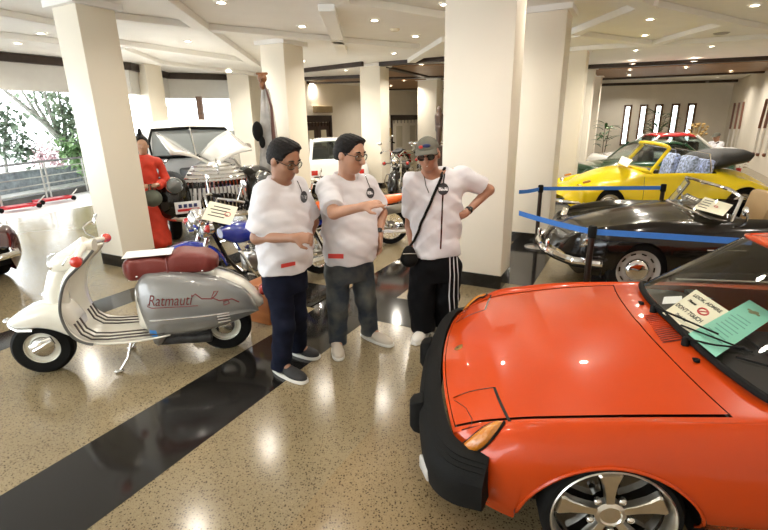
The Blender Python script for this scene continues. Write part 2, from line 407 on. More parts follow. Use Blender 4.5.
# glazed front on the left: dark timber band, pale fascia below it, posts between openings
fac = [(-9.4, 2.2), (-8.3, 6.9), (-7.35, 9.5), (-6.55, 11.05), (-5.85, 11.6), (-6.0, 14.0), (-4.1, 15.15)]
mfas = mat('pale_grey_fascia', (.70, .69, .66), .6, noise=.02)
for (x0, y0), (x1, y1) in zip(fac[:-1], fac[1:]):
    p = Vector((x0, y0, 0)); q = Vector((x1, y1, 0)); d = q-p; R = rotz(math.atan2(d.y, d.x)); c = (p+q)/2
    o = MB().box((0, 0, 0), (d.length+.1, .30, .16), R).build('trim_1', M_dark, smooth=False); o.location = (c.x, c.y, CEIL-.09); struct(o)
    o = MB().box((0, 0, 0), (d.length+.05, .14, .52), R).build('wall_fascia', mfas, smooth=False); o.location = (c.x, c.y, CEIL-.42); struct(o)
# far-left corner: white pier, brown-framed glazing behind the pickup truck
def pier(px0, px1, py, Y, wd=None, m=M_white_wall, name='wall_pier', h=CEIL):
    a = at(px0, py, Y); b = at(px1, py, Y); o = MB().box((0, 0, h/2), (abs(b.x-a.x), .3, h)).build(name, m, smooth=False); o.location = ((a.x+b.x)/2, Y+.2, 0); return struct(o)
pier(231, 252, 120, 14.3)
for px, wpx in [(148.5, 3), (200.5, 6)]:
    a = at(px, 110, 13.4); o = MB().box((0, 0, 1.35), (.07*wpx/3, .12, 2.45)).build('window_post', mfr, smooth=False); o.location = (a.x, 13.4, -.13); struct(o)
o = MB().box((0, 0, 0), (3.6, .12, .5)).build('wall_sill', M_white_wall, smooth=False); o.location = (-5.0, 13.5, .25); struct(o)
a = at(160, 109, 13.6); o = MB().box((0, 0, 0), (.42, .03, .17)).build('hanging_sign', mat('green_grey_sign', (.22, .30, .24), .6, noise=.2), smooth=False); o.location = a
tag(o, 'small grey green sign hanging in the window behind the white pickup truck', 'sign')
MB().tube([(-.12, 0, .08), (-.12, 0, .5)], .006).tube([(.12, 0, .08), (.12, 0, .5)], .006).build('hanger', M_steel, o)
a = at(236.5, 145.5, 14.1); o = MB().lathe([(.0, 0), (.1, 0), (.1, .03), (.07, .04), (0, .04)], a, (0, -1, 0)).build('wall_fan', M_steel); tag(o, 'small round grey wall fitting on the white pier right of the pickup', 'wall fitting')
# walls behind the camera keep the room a room; the left front stays open to daylight
wall('wall_front', Vector((-5.2, -4.8, 0)), C3, side=-1)
# ------------------------------------------------------------------ ceiling lights
memit = mat('lamp_glow', (1, .9, .75), .5, emit=(1, .88, .70), es=30)
spots_px = [(41, 33), (18, 43), (188, 41), (157, 51), (221, 2), (217, 59), (229, 69), (302, 26), (374.5, 20), (363, 45), (394, 53), (415.5, 36), (303, 61), (346, 70), (346, 80), (312.5, 81.6), (444.6, 4),
            (421.5, 64), (391, 86), (404, 80.6), (441, 88), (650, 19), (645, 35), (755, 5), (712, 46), (694, 61), (636, 50), (632.5, 63.5), (630, 70), (629, 75.6), (763, 57), (731, 71.6), (718, 77), (686, 67.5), (626, 85), (707, 82)]
proto = None
def downlight(p, label, group='recessed ceiling downlights'):
    global proto
    if proto is None:
        proto = thing('ceiling_light', label, 'ceiling light', p, 0, group)
        MB().lathe([(.045, .0), (.055, -.012), (.08, -.012), (.085, 0)], (0, 0, 0), n=20, cap=False).build('trim_ring', M_ceiling, proto)
        MB().lathe([(.0, -.004), (.048, -.004)], (0, 0, 0), n=16).build('lamp_disc', memit, proto, smooth=False)
        o = proto
    else:
        o = copy_tree(proto); o.location = p; o['label'] = label
    return o
ldata = bpy.data.lights.new('downlight', 'AREA'); ldata.shape = 'DISK'; ldata.size = .10; ldata.energy = LAMP_POWER; ldata.color = LAMP_COLOR; ldata.spread = math.radians(150)
ldata_far = ldata.copy(); ldata_far.energy = LAMP_POWER*3.4
def lamp_under(p):
    l = bpy.data.objects.new('downlight', ldata_far if p[1] > 8.5 else ldata); COL.objects.link(l); l.location = (p[0], p[1], p[2]-.03)
near = [(-2.6, 1.2), (-.6, .8), (-3.6, 3.2), (-1.7, 2.6), (.2, 2.2), (2.2, 1.9), (-2.4, 4.6), (-.7, 4.2), (.9, 3.4), (2.9, 3.2), (-.2, -1.4), (4.6, 2.6), (1.9, 5.1), (4.3, 4.9), (4.2, 7), (.4, 6)]
LIGHT_LABELS = ['left one of the two lit downlights left of the near left column', 'lit downlight nearest the dark timber band left of the near left column', 'lit downlight above the white pickup between two ceiling beams', 'lit downlight just right of the near left column above the pickup cab',
 'large lit downlight at the top edge above the meeting of the ceiling beams', 'lit downlight above the right side of the pickup roof', 'lit downlight nearest the dark band right of the pickup', 'lit downlight above and right of the second left column', 'large bright downlight between column and big column near the top edge', 'lit downlight just above the third left column, left one',
 'lit downlight right of the third left column, below the smoke detector', 'lit downlight just left of the big cream column at mid ceiling', 'lit downlight just right of the second left column capital', 'upper one of two lit downlights left of the third left column capital', 'lower one of two lit downlights left of the third left column', 'lit downlight low beside the second left column near the far doors',
 'lit downlight touching the big cream column at the top edge', 'lit downlight on the edge of the timber ceiling field left of the big column', 'small lit downlight right of the third left column in the timber field', 'small lit downlight above the second dark door in the timber field', 'small lit downlight beside the big cream column in the far timber field', 'upper one of the paired downlights in the beam diamond at upper right', 'lower one of the paired downlights in the beam diamond at upper right', 'largest lit downlight at the top right corner',
 'lit downlight below the round grey ceiling vent', 'lit downlight in front of the first dark band at upper right', 'topmost of the receding row of downlights right of the rear columns', 'second of the receding row of downlights right of the rear columns', 'third of the receding row of downlights, on the timber field right of the rear columns', 'fourth of the receding row of downlights, at the second dark band', 'lit downlight at the right edge above the first dark band', 'lit downlight on the timber field near the right wall', 'lit downlight at the second dark band near the right wall', 'lit downlight in the middle of the timber field at upper right', 'last of the receding row of downlights, above the first slit window', 'small lit downlight above the fifth slit window']
for i, (x, y) in enumerate(spots_px):
    p = onz(x, y, CEIL-.004)
    if y > 59 and x > 560 or (x > 380 and x < 446 and y > 60): p = onz(x, y, CEIL-.07)
    downlight(p, LIGHT_LABELS[i]); lamp_under(p)
for x, y in near:
    p = Vector((x, y, CEIL-.004)); downlight(p, 'lit downlight over the front of the hall, outside the picture'); lamp_under(p)
a = onz(395, 29, CEIL); o = MB().lathe([(0, -.03), (.06, -.03), (.075, 0)], (0, 0, 0)).build('smoke_detector', mat('cream_plastic', (.72, .66, .5), .5)); o.location = a; tag(o, 'round cream smoke detector on the ceiling between lit downlights', 'smoke detector')
a = onz(721.5, 33, CEIL); o = MB().lathe([(0, -.02), (.10, -.02), (.13, 0)], (0, 0, 0)).build('ceiling_vent', mat('grey_vent', (.35, .34, .32), .5)); o.location = a; tag(o, 'round grey vent on the right of the coffered ceiling', 'ceiling vent')
a = onz(28, 18, CEIL-.0); o = MB().lathe([(0, -.03), (.06, -.03), (.085, 0)], (0, 0, 0)).build('smoke_detector', mat('white_plastic', (.8, .8, .78), .4)); o.location = a; tag(o, 'round white unlit fitting on the ceiling at the upper left corner', 'smoke detector')
# ================================================================== vehicles: shared builders
class Body:
    """smooth half-body: stations of (half width, height) points from sill to centre line"""
    def __init__(s, st, bow=None):
        s.us = np.array([a for a, _ in st], float); s.K = len(st[0][1]); s.net = np.array([p for _, p in st], float).reshape(len(st), -1); s.bow = bow or (lambda u, v: 0)
    def curve(s, u, ss):
        c = catmull(s.us, s.net, [u])[0].reshape(s.K, 2); return catmull(np.linspace(0, 1, s.K), c, ss)
    def pos(s, u, t):
        v, z = s.curve(u, [t])[0]; return Vector((u+s.bow(u, v), -max(v, 0), z))
    def mesh(s, us, nlow, supper, sm, arches=(), keep=None, off=0.0):
        rows = []
        for u in us:
            zc = -9
            for uc, zz, R in arches:
                if abs(u-uc) < R: zc = max(zc, zz+math.sqrt(max(0, R*R-(u-uc)**2)))
            s0 = 0.
            if zc > -9:
                fs = np.linspace(0, sm, 160); cv = s.curve(u, fs); ok = np.where(cv[:, 1] >= zc)[0]
                s0 = fs[ok[0]] if len(ok) else sm*.98
                for q in range(len(fs)):
                    if cv[q, 1] >= zc: s0 = fs[q]; break
            ss = list(np.linspace(s0, sm, nlow+1))+[x for x in supper if x > sm]
            cv = s.curve(u, ss); rows.append([(u+s.bow(u, v), -max(v, 0), z+off) for v, z in cv])
        mids = list(np.linspace(0, sm, nlow+1))+[x for x in supper if x > sm]
        mb = MB(); 
        mb.grid(rows, (lambda i, j: not keep((us[i]+us[i+1])/2, (mids[j]+mids[j+1])/2)) if keep else None)
        return mb.mirror()
    def line(s, pts, side=-1, off=.002, n=8):
        """points along the surface through (u, s) pairs"""
        out = []
        for (u0, t0), (u1, t1) in zip(pts[:-1], pts[1:]):
            for k in range(n): out.append((u0+(u1-u0)*k/n, t0+(t1-t0)*k/n))
        out.append(pts[-1]); res = []
        for u, t in out:
            p = s.pos(u, t); p2 = s.pos(u+.01, t); p3 = s.pos(u, min(1, t+.01) if t < .99 else t-.01)
            nn = (p2-p).cross(p3-p).normalized(); nn = nn if nn.z > 0 or (nn.y < 0) else -nn
            p = p+nn*off; res.append(Vector((p.x, p.y*(-side), p.z)) if side != -1 else p)
        return res
def dedup(a): return sorted(set(round(x, 5) for x in a))
def span(a, b, n): return [a+(b-a)*k/n for k in range(n+1)]
def steel_wheel(par, c, r, wid, rim_m, cap_m, side, name='wheel', rimf=.66, holes=0):
    """tyre, painted rim and chrome cap; axis along y, outer face towards side*y"""
    ax = (0, side, 0); c = Vector(c)
    t = MB().lathe([(r*rimf, -wid/2), (r*.9, -wid/2), (r, -wid*.3), (r, wid*.3), (r*.9, wid/2), (r*rimf, wid/2), (r*rimf*.97, wid*.3), (r*rimf*.97, -wid*.3), (r*rimf, -wid/2)], c, ax, 40, cap=False).build(name, M_matte, par)
    MB().lathe([(0, wid*.18), (r*.42, wid*.22), (r*.50, wid*.10), (r*.58, wid*.12), (r*rimf*.95, wid*.34), (r*rimf*1.03, wid*.47), (r*rimf*1.06, wid*.50)], c, ax, 40, cap=False).build('rim', rim_m, t)
    MB().lathe([(r*.40, wid*.24), (r*.34, wid*.42), (r*.2, wid*.52), (0, wid*.55)], c, ax, 32, cap=False).build('hub_cap', cap_m, t)
    if holes:
        for k in range(holes):
            a = 2*math.pi*k/holes; d = Vector((math.cos(a), 0, math.sin(a)))
            MB().box(c+d*r*.54+Vector((0, side*wid*.145, 0)), (r*.16, .006, r*.05), Matrix.Rotation(-a-math.pi/2, 3, 'Y')).build('rim_slot', M_black, t)
    return t
def well(par, uc, R, half, zc=.29):
    for sd in (-1, 1):
        rings = []
        for y in (half, half-.34):
            rings.append([(uc+R*math.cos(t), sd*y, zc+R*math.sin(t)) for t in [math.pi*1.15*k/24-.075*math.pi for k in range(25)]])
        mb = MB().grid(rings); mb.box((uc, sd*(half-.34), zc), (2*R, .01, 2*R*.9))
        mb.build('wheel_well', mat('underbody_black', (.008, .008, .008), .8), par)
def glass_grid(base, top, n=10, m=6):
    """base/top: functions t in [0,1] -> Vector"""
    rows = []
    for i in range(m+1):
        rows.append([base(j/n).lerp(top(j/n), i/m) for j in range(n+1)])
    return rows
def lerp(a, b, t): return a+(b-a)*t
def sup_ring(x, hw_, zb, zt, n=24, e=.7, yc=0):
    return [(x, yc+hw_*math.copysign(abs(math.cos(a))**e, math.cos(a)), (zb+zt)/2+(zt-zb)/2*math.copysign(abs(math.sin(a))**e, math.sin(a))) for a in [2*math.pi*k/n for k in range(n)]]
def xloft(st, n=24, e=.7, m=24, yc=0):
    xs = [s_[0] for s_ in st]; sg = 1 if xs[-1] > xs[0] else -1
    q = catmull([sg*x for x in xs], [s_[1:] for s_ in st], [sg*lerp(xs[0], xs[-1], k/m) for k in range(m+1)])
    return MB().loft([sup_ring(lerp(xs[0], xs[-1], k/m), *q[k], n, e, yc) for k in range(m+1)])
# ================================================================== the red-orange sports car in the foreground
TH = -.165
M_orange = mat('orange_red_car_paint', (.50, .052, .006), .25, coat=.5, noise=.02, nscale=3, spec=.15)
red = thing('sports_car', 'orange red vintage sports car with black bumper filling the foreground right', 'car', (.329, 2.385, 0), TH)
ST = [(0, [(.60, .17), (.67, .25), (.69, .35), (.685, .41), (.65, .445), (.61, .458), (.30, .472), (0, .478)]),
      (.10, [(.66, .13), (.76, .26), (.79, .40), (.772, .475), (.70, .535), (.655, .528), (.3, .54), (0, .545)]),
      (.22, [(.72, .11), (.80, .25), (.835, .42), (.81, .53), (.745, .602), (.69, .580), (.31, .588), (0, .594)]),
      (.45, [(.74, .11), (.83, .27), (.865, .45), (.84, .57), (.775, .648), (.71, .626), (.33, .645), (0, .648)]),
      (.75, [(.73, .17), (.84, .30), (.875, .45), (.85, .595), (.79, .68), (.722, .668), (.33, .69), (0, .695)]),
      (1.0, [(.735, .17), (.84, .30), (.87, .45), (.845, .605), (.785, .692), (.722, .692), (.33, .724), (0, .735)]),
      (1.25, [(.74, .17), (.83, .30), (.855, .45), (.835, .615), (.77, .705), (.715, .712), (.33, .745), (0, .755)]),
      (1.8, [(.74, .17), (.83, .30), (.855, .45), (.835, .62), (.77, .71), (.67, .72), (.33, .73), (0, .735)]),
      (2.5, [(.74, .17), (.84, .30), (.87, .45), (.85, .62), (.78, .72), (.67, .72), (.33, .73), (0, .735)]),
      (2.9, [(.74, .17), (.85, .30), (.88, .45), (.86, .62), (.79, .73), (.67, .735), (.33, .74), (0, .745)]),
      (3.4, [(.70, .20), (.79, .30), (.83, .45), (.81, .60), (.74, .69), (.64, .695), (.33, .70), (0, .705)]),
      (3.62, [(.62, .26), (.68, .34), (.70, .45), (.69, .53), (.66, .60), (.58, .62), (.30, .63), (0, .635)]),
      (3.68, [(.60, .40), (.62, .42), (.62, .44), (.62, .46), (.60, .48), (.54, .49), (.3, .5), (0, .5)])]
bowf = lambda u, v: .085*(min(abs(v), .72)/.72)**2*(1 if u < 1.8 else max(0, 1-(u-1.8)/.7))
RB = Body(ST, bowf); S5 = 5/7; SM = 3.2/7
U0, U1 = .012, 1.005
us = dedup(span(0, .10, 8)+span(.1, .26, 8)+[.262]+span(.27, 1.0, 48)+[U0, U0+.004, U1, U1+.007]+span(1.02, 1.3, 10)+span(1.3, 2.5, 14)+span(2.5, 3.3, 40)+span(3.3, 3.68, 10)+[.604-.351, .604-.349, .604+.351, .604+.349])
sup = dedup(span(SM, S5-.012, 10)+[S5-.006, S5+.004]+span(S5+.012, 1, 14))
ARCH = [(.604, .178, .350), (2.93, .178, .350)]
def keep_body(u, s):
    if U0 < u < U1+.006 and s > S5-.005: return False     # bonnet opening
    if 1.19 < u < 2.1 and s > S5: return False             # cabin opening
    return True
bo = RB.mesh(us, 14, sup, SM, ARCH, keep_body).build('body_shell', M_orange, red, ang=50)
def bonnet_keep(u, s): return U0+.003 < u < U1 and s > S5+.003
RB.mesh(us, 14, sup, SM, ARCH, bonnet_keep, .001).build('bonnet', M_orange, red, ang=50)
RB.mesh(us, 14, sup, SM, ARCH, lambda u, s: U0-.01 < u < U1+.03 and s > S5-.03, -.007).build('bonnet_channel', M_black, red)
for uc in (.69, 2.93+.02): well(red, uc, .36, .80, .215)
MB().box((1.85, 0, .19), (3.3, 1.36, .03)).build('underbody', mat('underbody_black', (.008, .008, .008), .8), red)
# arch lips
for sd in (-1, 1):
    mb = MB()
    pts = []
    for k in range(25):
        a = math.pi*(.02+.96*k/24); u = .604+.350*math.cos(a); z = .178+.350*math.sin(a)
        fs = np.linspace(0, SM, 200); cv = RB.curve(u, fs); i = int(np.argmin(abs(cv[:, 1]-z))); v = cv[i, 0]; pts.append(Vector((u+bowf(u, v), sd*(v+.002), z)))
    MB().tube(pts, .008, 6).build('arch_lip', M_orange, red)
# wheels: five-petal polished alloys
M_petal = mat('polished_alloy', (.66, .63, .56), .3, 1., noise=.05, nscale=30)
def alloy(par, c, side, steer=0):
    t = MB().lathe([(.235, -.09), (.262, -.095), (.283, -.06), (.283, .06), (.262, .093), (.245, .096), (.232, .06), (.232, -.06), (.235, -.09)], (0, 0, 0), (0, side, 0), 56, cap=False).build('wheel', M_matte, par)
    t.location = c; t.rotation_euler = (0, 0, steer); t.scale = (.955, 1, .955)
    MB().lathe([(.226, -.06), (.222, .03), (.228, .085), (.240, .100), (.246, .094), (.244, .08)], (0, 0, 0), (0, side, 0), 56, cap=False).build('rim', M_petal, t)
    MB().lathe([(0, .012), (.215, .02), (.222, .03)], (0, 0, 0), (0, side, 0), 40, cap=False).build('rim_backing', M_black, t)
    for k in range(5):
        a = math.radians(97)+2*math.pi*k/5; R = Matrix.Rotation(-a*1, 3, 'Y')
        poly = [(.05, -.018), (.10, -.020), (.16, -.030), (.205, -.047), (.214, -.040), (.214, .040), (.205, .047), (.16, .030), (.10, .020), (.05, .018)]
        rings = []
        for h, k2 in ((.03, 1.0), (.058, 1.0), (.066, .82)):
            rings.append([R @ Vector((x if k2 == 1 else .13+(x-.13)*.94, side*(h+(x-.05)*.10), y*k2)) for x, y in poly])
        MB().loft(rings).build('spoke', M_petal, t, ang=30)
    MB().lathe([(.062, .03), (.062, .064), (.045, .072), (.040, .066), (0, .068)], (0, 0, 0), (0, side, 0), 32).build('hub_cap', M_petal, t)
    for k in range(5):
        a = math.radians(97+36)+2*math.pi*k/5
        MB().lathe([(.016, .05), (.016, .066), (.009, .072), (0, .074)], (.082*math.cos(a), 0, .082*math.sin(a)), (0, side, 0), 8).build('lug_nut', M_silver, t)
alloy(red, (.69, -.765, .272), -1, 0); alloy(red, (.69, .765, .272), 1); alloy(red, (2.95, -.765, .272), -1); alloy(red, (2.95, .765, .272), 1)
# front bumper: ribbed black rubber wrapped round the nose
def bump_pt(t, off, z):   # t along the bumper -1..1 (far..near)
    pl = [(-1, .20, .845), (-.82, .08, .80), (-.62, -.005, .69), (-.4, -.055, .46), (0, -.085, 0), (.4, -.055, -.46), (.62, -.005, -.69), (.82, .08, -.80), (1, .20, -.845)]
    c = catmull([p[0] for p in pl], [(p[1], p[2]) for p in pl], [t])[0]; c2 = catmull([p[0] for p in pl], [(p[1], p[2]) for p in pl], [min(1, t+.01)])[0] if t < .99 else None
    c1 = catmull([p[0] for p in pl], [(p[1], p[2]) for p in pl], [t-.01])[0]
    d = (c2-c) if c2 is not None else (c-c1); d = d/np.linalg.norm(d); n = np.array([d[1], -d[0]])
    n = n if (n[0] < 0 or abs(c[1]) > .75) else -n
    if n[1]*c[1] < -1e-6: n = -n
    return Vector((c[0]+n[0]*off, c[1]+n[1]*off, z))
sect = [(-.05, .20), (.005, .19), (.03, .21), (.038, .30), (.036, .36), (.022, .392), (.010, .412), (.012, .418), (-.004, .432), (-.002, .438), (-.018, .450), (-.016, .455), (-.032, .464), (-.05, .47), (-.075, .47), (-.075, .20)]
rings = []
for k in range(61):
    t = -1+2*k/60; fl = 1 if abs(t) < .8 else 1-(abs(t)-.8)*.6
    lift = .055*max(0, abs(t)-.45)/.55
    rings.append([bump_pt(t, o-.012*(1-fl), lerp(z, .465, 0)+lift*max(0, (.465-z)/.27)-.01*(1-fl)) for o, z in sect])
bmp = MB().loft(rings).build('front_bumper', M_matte, red, ang=25)
for t in (-.28, .28):
    p = bump_pt(t, .035, .33); n = (bump_pt(t, .1, .33)-p).normalized(); R = rotz(math.atan2(n.y, n.x))
    mb = MB(); rr = []
    for x, hy, zl, zh in ((-.02, .05, .22, .42), (.03, .045, .235, .405), (.05, .032, .26, .385)):
        rr.append([p+R @ Vector((x, y, z-.33)) for y, z in ((-hy, zl), (hy, zl), (hy, zh), (-hy, zh))])
    mb.loft(rr).build('overrider', M_matte, red, bevel=.008)
p = bump_pt(.55, .03, .25); MB().box(p+Vector((.0, -.02, .01)), (.02, .11, .07), rotz(.42)).build('fog_lamp', mat('pale_lamp_glass', (.45, .45, .43), .2), red, bevel=.01)
# front indicators, amber, on the tips of the wings
M_amber = mat('amber_lens', (.50, .17, .012), .18, coat=1, bump=.5, bscale=90)
for sd in (-1, 1):
    rows = []; c0 = None; ring0 = []
    def lp_(a, k):
        u = .088+.092*math.cos(a)*k; s = 3.35/7+.36/7*math.sin(a)*k+(.66/7)*math.cos(a)*k
        p = RB.pos(u, s); q = RB.pos(u+.01, s); r = RB.pos(u, s+.01); n = (q-p).cross(r-p).normalized()
        if n.y > 0: n = -n
        return p, n
    mb = MB(); rings = []
    for k, off in ((1.06, -.004), (1.06, .006), (.97, .016), (.6, .028), (.05, .032)):
        rg = []
        for i in range(28):
            p, n = lp_(2*math.pi*i/28, k); p = p+n*off; rg.append(Vector((p.x, p.y*(-sd), p.z)))
        rings.append(rg)
    ln = MB().loft(rings).build('indicator_lens', M_amber, red, ang=60); ln['label'] = 'amber front indicator lens'
    rg = []
    for i in range(40):
        p, n = lp_(2*math.pi*i/40, 1.1); p = p+n*.004; rg.append(Vector((p.x, p.y*(-sd), p.z)))
    MB().tube(rg, .006, 6, closed=True).build('lens_gasket', M_matte, ln)
# headlamp covers: seam lines round the pop-up lids
for sd in (-1, 1):
    u_a, u_b = .035, .215; t_a, t_b = 4.7/7, 5.62/7
    def sp_(u, t):
        p = RB.pos(u, t); return p
    for path in ([(u_a, t_b), (u_b, t_b)], [(u_b, t_b), (u_b, t_a)], [(u_b, t_a), (u_a, t_a)]):
        L = RB.line(path, -1, .0022, 10); L = [Vector((p.x, p.y*(-sd), p.z)) for p in L]
        MB().ribbon(L, Vector((-.3, 0, 1)), .007 if path[0][0] != path[1][0] else .012).build('headlamp_lid_seam', M_black, red)
    L = RB.line([(.035, 4.6/7), (.075, 4.9/7), (.085, 5.1/7), (.075, 5.35/7), (.035, 5.58/7)], -1, .0022, 6); L = [Vector((p.x, p.y*(-sd), p.z)) for p in L]
    MB().ribbon(L, Vector((-.3, 0, 1)), .003).build('headlamp_lid_curve', M_black, red)
# badge at the bonnet tip: small shield
p = RB.pos(.085, 1.0); p2 = RB.pos(.12, 1.0); d = (p2-p).normalized(); n = Vector((-d.z, 0, d.x)); 
sh = [(-.024, -.018), (-.01, -.024), (.012, -.022), (.026, 0), (.012, .022), (-.01, .024), (-.024, .018)]
bd = MB().prism(sh, p+n*.001, d*-1, Vector((0, 1, 0)), -.004).build('bonnet_badge', mat('gold_metal', (.55, .40, .14), .3, 1.), red, bevel=.001)
MB().box(p+n*.0055+d*-.004, (.014, .012, .002), Matrix((d, (0, 1, 0), n)).transposed()).build('badge_centre', mat('badge_dark', (.10, .03, .02), .4), bd)
# cowl grille, washer nozzles
def cw(px, py, z):   # car-local point on the cowl under a picture point
    P = onz(px, py, z)-red.location; return rotz(-TH) @ Vector((P.x, P.y, P.z))
def on_cowl(px, py, off=.003):
    z = .74
    for _ in range(12):
        q = cw(px, py, z); vv = abs(q.y); uu = q.x-bowf(q.x, vv)
        ss = np.linspace(.5, 1, 200); cv = RB.curve(uu, ss); z = float(np.interp(vv, cv[::-1, 0], cv[::-1, 1]))
    return Vector((q.x, q.y, z+off))
g0, g1, g2, g3 = [on_cowl(*p) for p in ((643.5, 316), (655, 314), (684.5, 340), (663, 343.5))]
gr = MB().add([g0, g1, g2, g3], [(0, 1, 2, 3)]).build('cowl_grille', mat('grille_dark_red', (.09, .012, .006), .5), red)
mb = MB()
for k in range(15):
    t = (k+.5)/15; a = g0.lerp(g3, t); b = g1.lerp(g2, t); mb.tube([a+Vector((0, 0, .003)), b+Vector((0, 0, .003))], .0035, 6)
mb.build('grille_slats', mat('orange_slat', (.50, .05, .015), .35, coat=.5), gr)
for px, py in ((641.5, 304.5), (696.5, 362)):
    p = on_cowl(px, py); MB().lathe([(.014, 0), (.012, .012), (.0, .016)], p, (0, 0, 1), 10).box(p+Vector((-.008, 0, .012)), (.02, .01, .008)).build('washer_nozzle', M_matte, red)
# windscreen, cabin, roof
WB = [(-.70, 1.30, .72), (-.62, 1.225, .742), (-.35, 1.165, .758), (0, 1.15, .768), (.35, 1.165, .758), (.62, 1.225, .742), (.70, 1.30, .72)]
WT = [(-.55, 1.75, 1.085), (-.48, 1.69, 1.105), (-.28, 1.65, 1.12), (0, 1.64, 1.125), (.28, 1.65, 1.12), (.48, 1.69, 1.105), (.55, 1.75, 1.085)]
cbf = lambda L: (lambda t: (lambda c: Vector((c[1], c[0], c[2])))(catmull(np.linspace(0, 1, len(L)), L, [t])[0]))
wb, wt_ = cbf(WB), cbf(WT)
MB().grid(glass_grid(wb, wt_, 24, 8)).build('windscreen', M_lens, red)
fr = [wb(k/24) for k in range(25)]; tp = [wt_(k/24) for k in range(25)]
MB().tube(fr, .017, 8).build('windscreen_seal', M_matte, red)
MB().tube(tp, .014, 8).build('windscreen_header', M_orange, red)
for e in (0, 1): MB().tube([wb(e), wb(e).lerp(wt_(e), .5), wt_(e)], .018, 8).build('windscreen_pillar', M_matte, red)
roof = MB().grid([[wt_(k/24).lerp(Vector((2.15, wt_(k/24).y*1.05, 1.10)), f)+Vector((0, 0, .03*math.sin(math.pi*f)*(1-abs(2*k/24-1)**3))) for k in range(25)] for f in [i/8 for i in range(9)]]).build('roof', M_orange, red, solid=.02)
for sd in (-1, 1):
    A0 = Vector((1.32, sd*.70, .72)); A1 = Vector((1.75, sd*.55, 1.085)); A2 = Vector((2.15, sd*.575, 1.095)); A3 = Vector((2.25, sd*.72, .72))
    MB().add([A0, A1, A2, A3], [(0, 1, 2, 3)]).build('side_window', M_tint, red, smooth=False)
    MB().tube([A2, A3+Vector((.08, 0, 0))], .05, 8).build('rear_pillar', M_orange, red)
    MB().tube([A1, A2], .02, 8).build('roof_rail', M_orange, red)
MB().add([(2.16, -.56, 1.09), (2.16, .56, 1.09), (2.30, .66, .73), (2.30, -.66, .73)], [(0, 1, 2, 3)]).build('rear_window', M_tint, red, smooth=False)
M_int = mat('black_interior_vinyl', (.015, .014, .013), .55, bump=.1)
MB().grid([[lerp(wb(k/24), Vector((wb(k/24).x+.0, wb(k/24).y*.97, .70)), 0)+Vector((f*.42, 0, -.035-.05*f*f)) for k in range(1, 24)] for f in [i/5 for i in range(6)]]).build('dashboard', M_int, red)
MB().box((1.85, 0, .27), (1.1, 1.36, .03)).box((1.52, 0, .5), (.05, 1.3, .42)).box((2.28, 0, .5), (.05, 1.3, .42)).build('cabin_tub', M_int, red)
for y in (-.36, .36):
    MB().box((1.92, y, .40), (.5, .46, .18)).box((2.15, y, .70), (.14, .46, .55), Matrix.Rotation(.25, 3, 'Y')).build('seat', mat('black_seat_vinyl', (.02, .02, .02), .5), red, bevel=.05)
MB().tube([Vector((1.66, -.36, .74))+Vector((.05*math.sin(t), .18*math.cos(t), .17*math.sin(t))) for t in [2*math.pi*k/24 for k in range(24)]], .013, 8, closed=True).build('steering_wheel', M_matte, red)
# doors, handles as seam lines
for sd in (-1, 1):
    for uu in (1.36, 2.35):
        L = RB.line([(uu, .06), (uu, .62)], -1, .002, 14); MB().ribbon([Vector((p.x, -sd*p.y, p.z)) for p in L], Vector((0, sd, .2)), .005).build('door_seam', M_black, red)
    MB().box((2.22, sd*.855, .56), (.12, .02, .03)).build('door_handle', M_chrome, red, bevel=.005)
MB().box((3.69, 0, .36), (.06, 1.2, .14)).build('rear_bumper', M_matte, red, bevel=.03)
# wipers
def on_ws(px, py, off=.012):
    """car-local point a little in front of the windscreen under a picture point"""
    best = None; o = CAMP; d = ray(px, py).normalized(); R = rotz(-TH); lo = R @ (o-red.location); ld = R @ d
    vs = []; fs = []; rows = glass_grid(wb, wt_, 24, 8); n = 25
    for r in rows: vs += r
    for i in range(8):
        for j in range(24): fs.append((i*n+j, i*n+j+1, (i+1)*n+j+1, (i+1)*n+j))
    h = BVHTree.FromPolygons(vs, fs).ray_cast(lo, ld); return None if h[0] is None else h[0]-ld*off
def wiper(piv, elbow, tip, b0, b1):
    p0 = on_cowl(*piv, .012); 
    pts = [p for p in (on_ws(*elbow, .03), on_ws(*tip, .03)) if p is not None]
    w_ = MB().tube([p0+Vector((0, 0, .02))]+pts, [.006]+[.0045]*len(pts), 6).lathe([(.018, -.012), (.018, .018), (.01, .03), (0, .03)], p0, (0, 0, 1), 12).build('wiper_arm', M_matte, red)
    q = [on_ws(lerp(b0[0], b1[0], k/10), lerp(b0[1], b1[1], k/10), .014) for k in range(11)]; q = [p for p in q if p is not None]
    MB().tube(q, .0045, 5).build('wiper_blade', M_matte, w_)
wiper((653, 312), (690, 322), (718, 334), (681, 325), (752, 352))
wiper((685, 345), (715, 345), (744, 348), (736, 357), (790, 372))
# ---- papers on the dashboard (lie behind the glass; things of their own)
def card(name, label, cat, c4, z4, m, th=.002):
    P = [onz(px, py, z) for (px, py), z in zip(c4, z4)]
    o = sum(P, Vector())/4; t = thing(name, label, cat, o)
    ex = (P[1]-P[0]+P[2]-P[3]).normalized(); n = ex.cross(P[0]-P[3]+P[1]-P[2]).normalized(); ey = n.cross(ex)
    if n.z < 0: n = -n
    L = (P[1]-P[0]).length*.5+(P[2]-P[3]).length*.5; Hh = (P[0]-P[3]).length*.5+(P[1]-P[2]).length*.5
    M3 = Matrix((ex, ey, n)).transposed()
    q = [p-o for p in P]; MB().loft([[p-n*th/2 for p in q], [p+n*th/2 for p in q]]).build('sheet', m, t, smooth=False)
    ex = (P[1]-P[0]+P[2]-P[3])*.5/L; ey = (P[0]-P[3]+P[1]-P[2])*.5/Hh
    return t, ex, ey, n, L, Hh
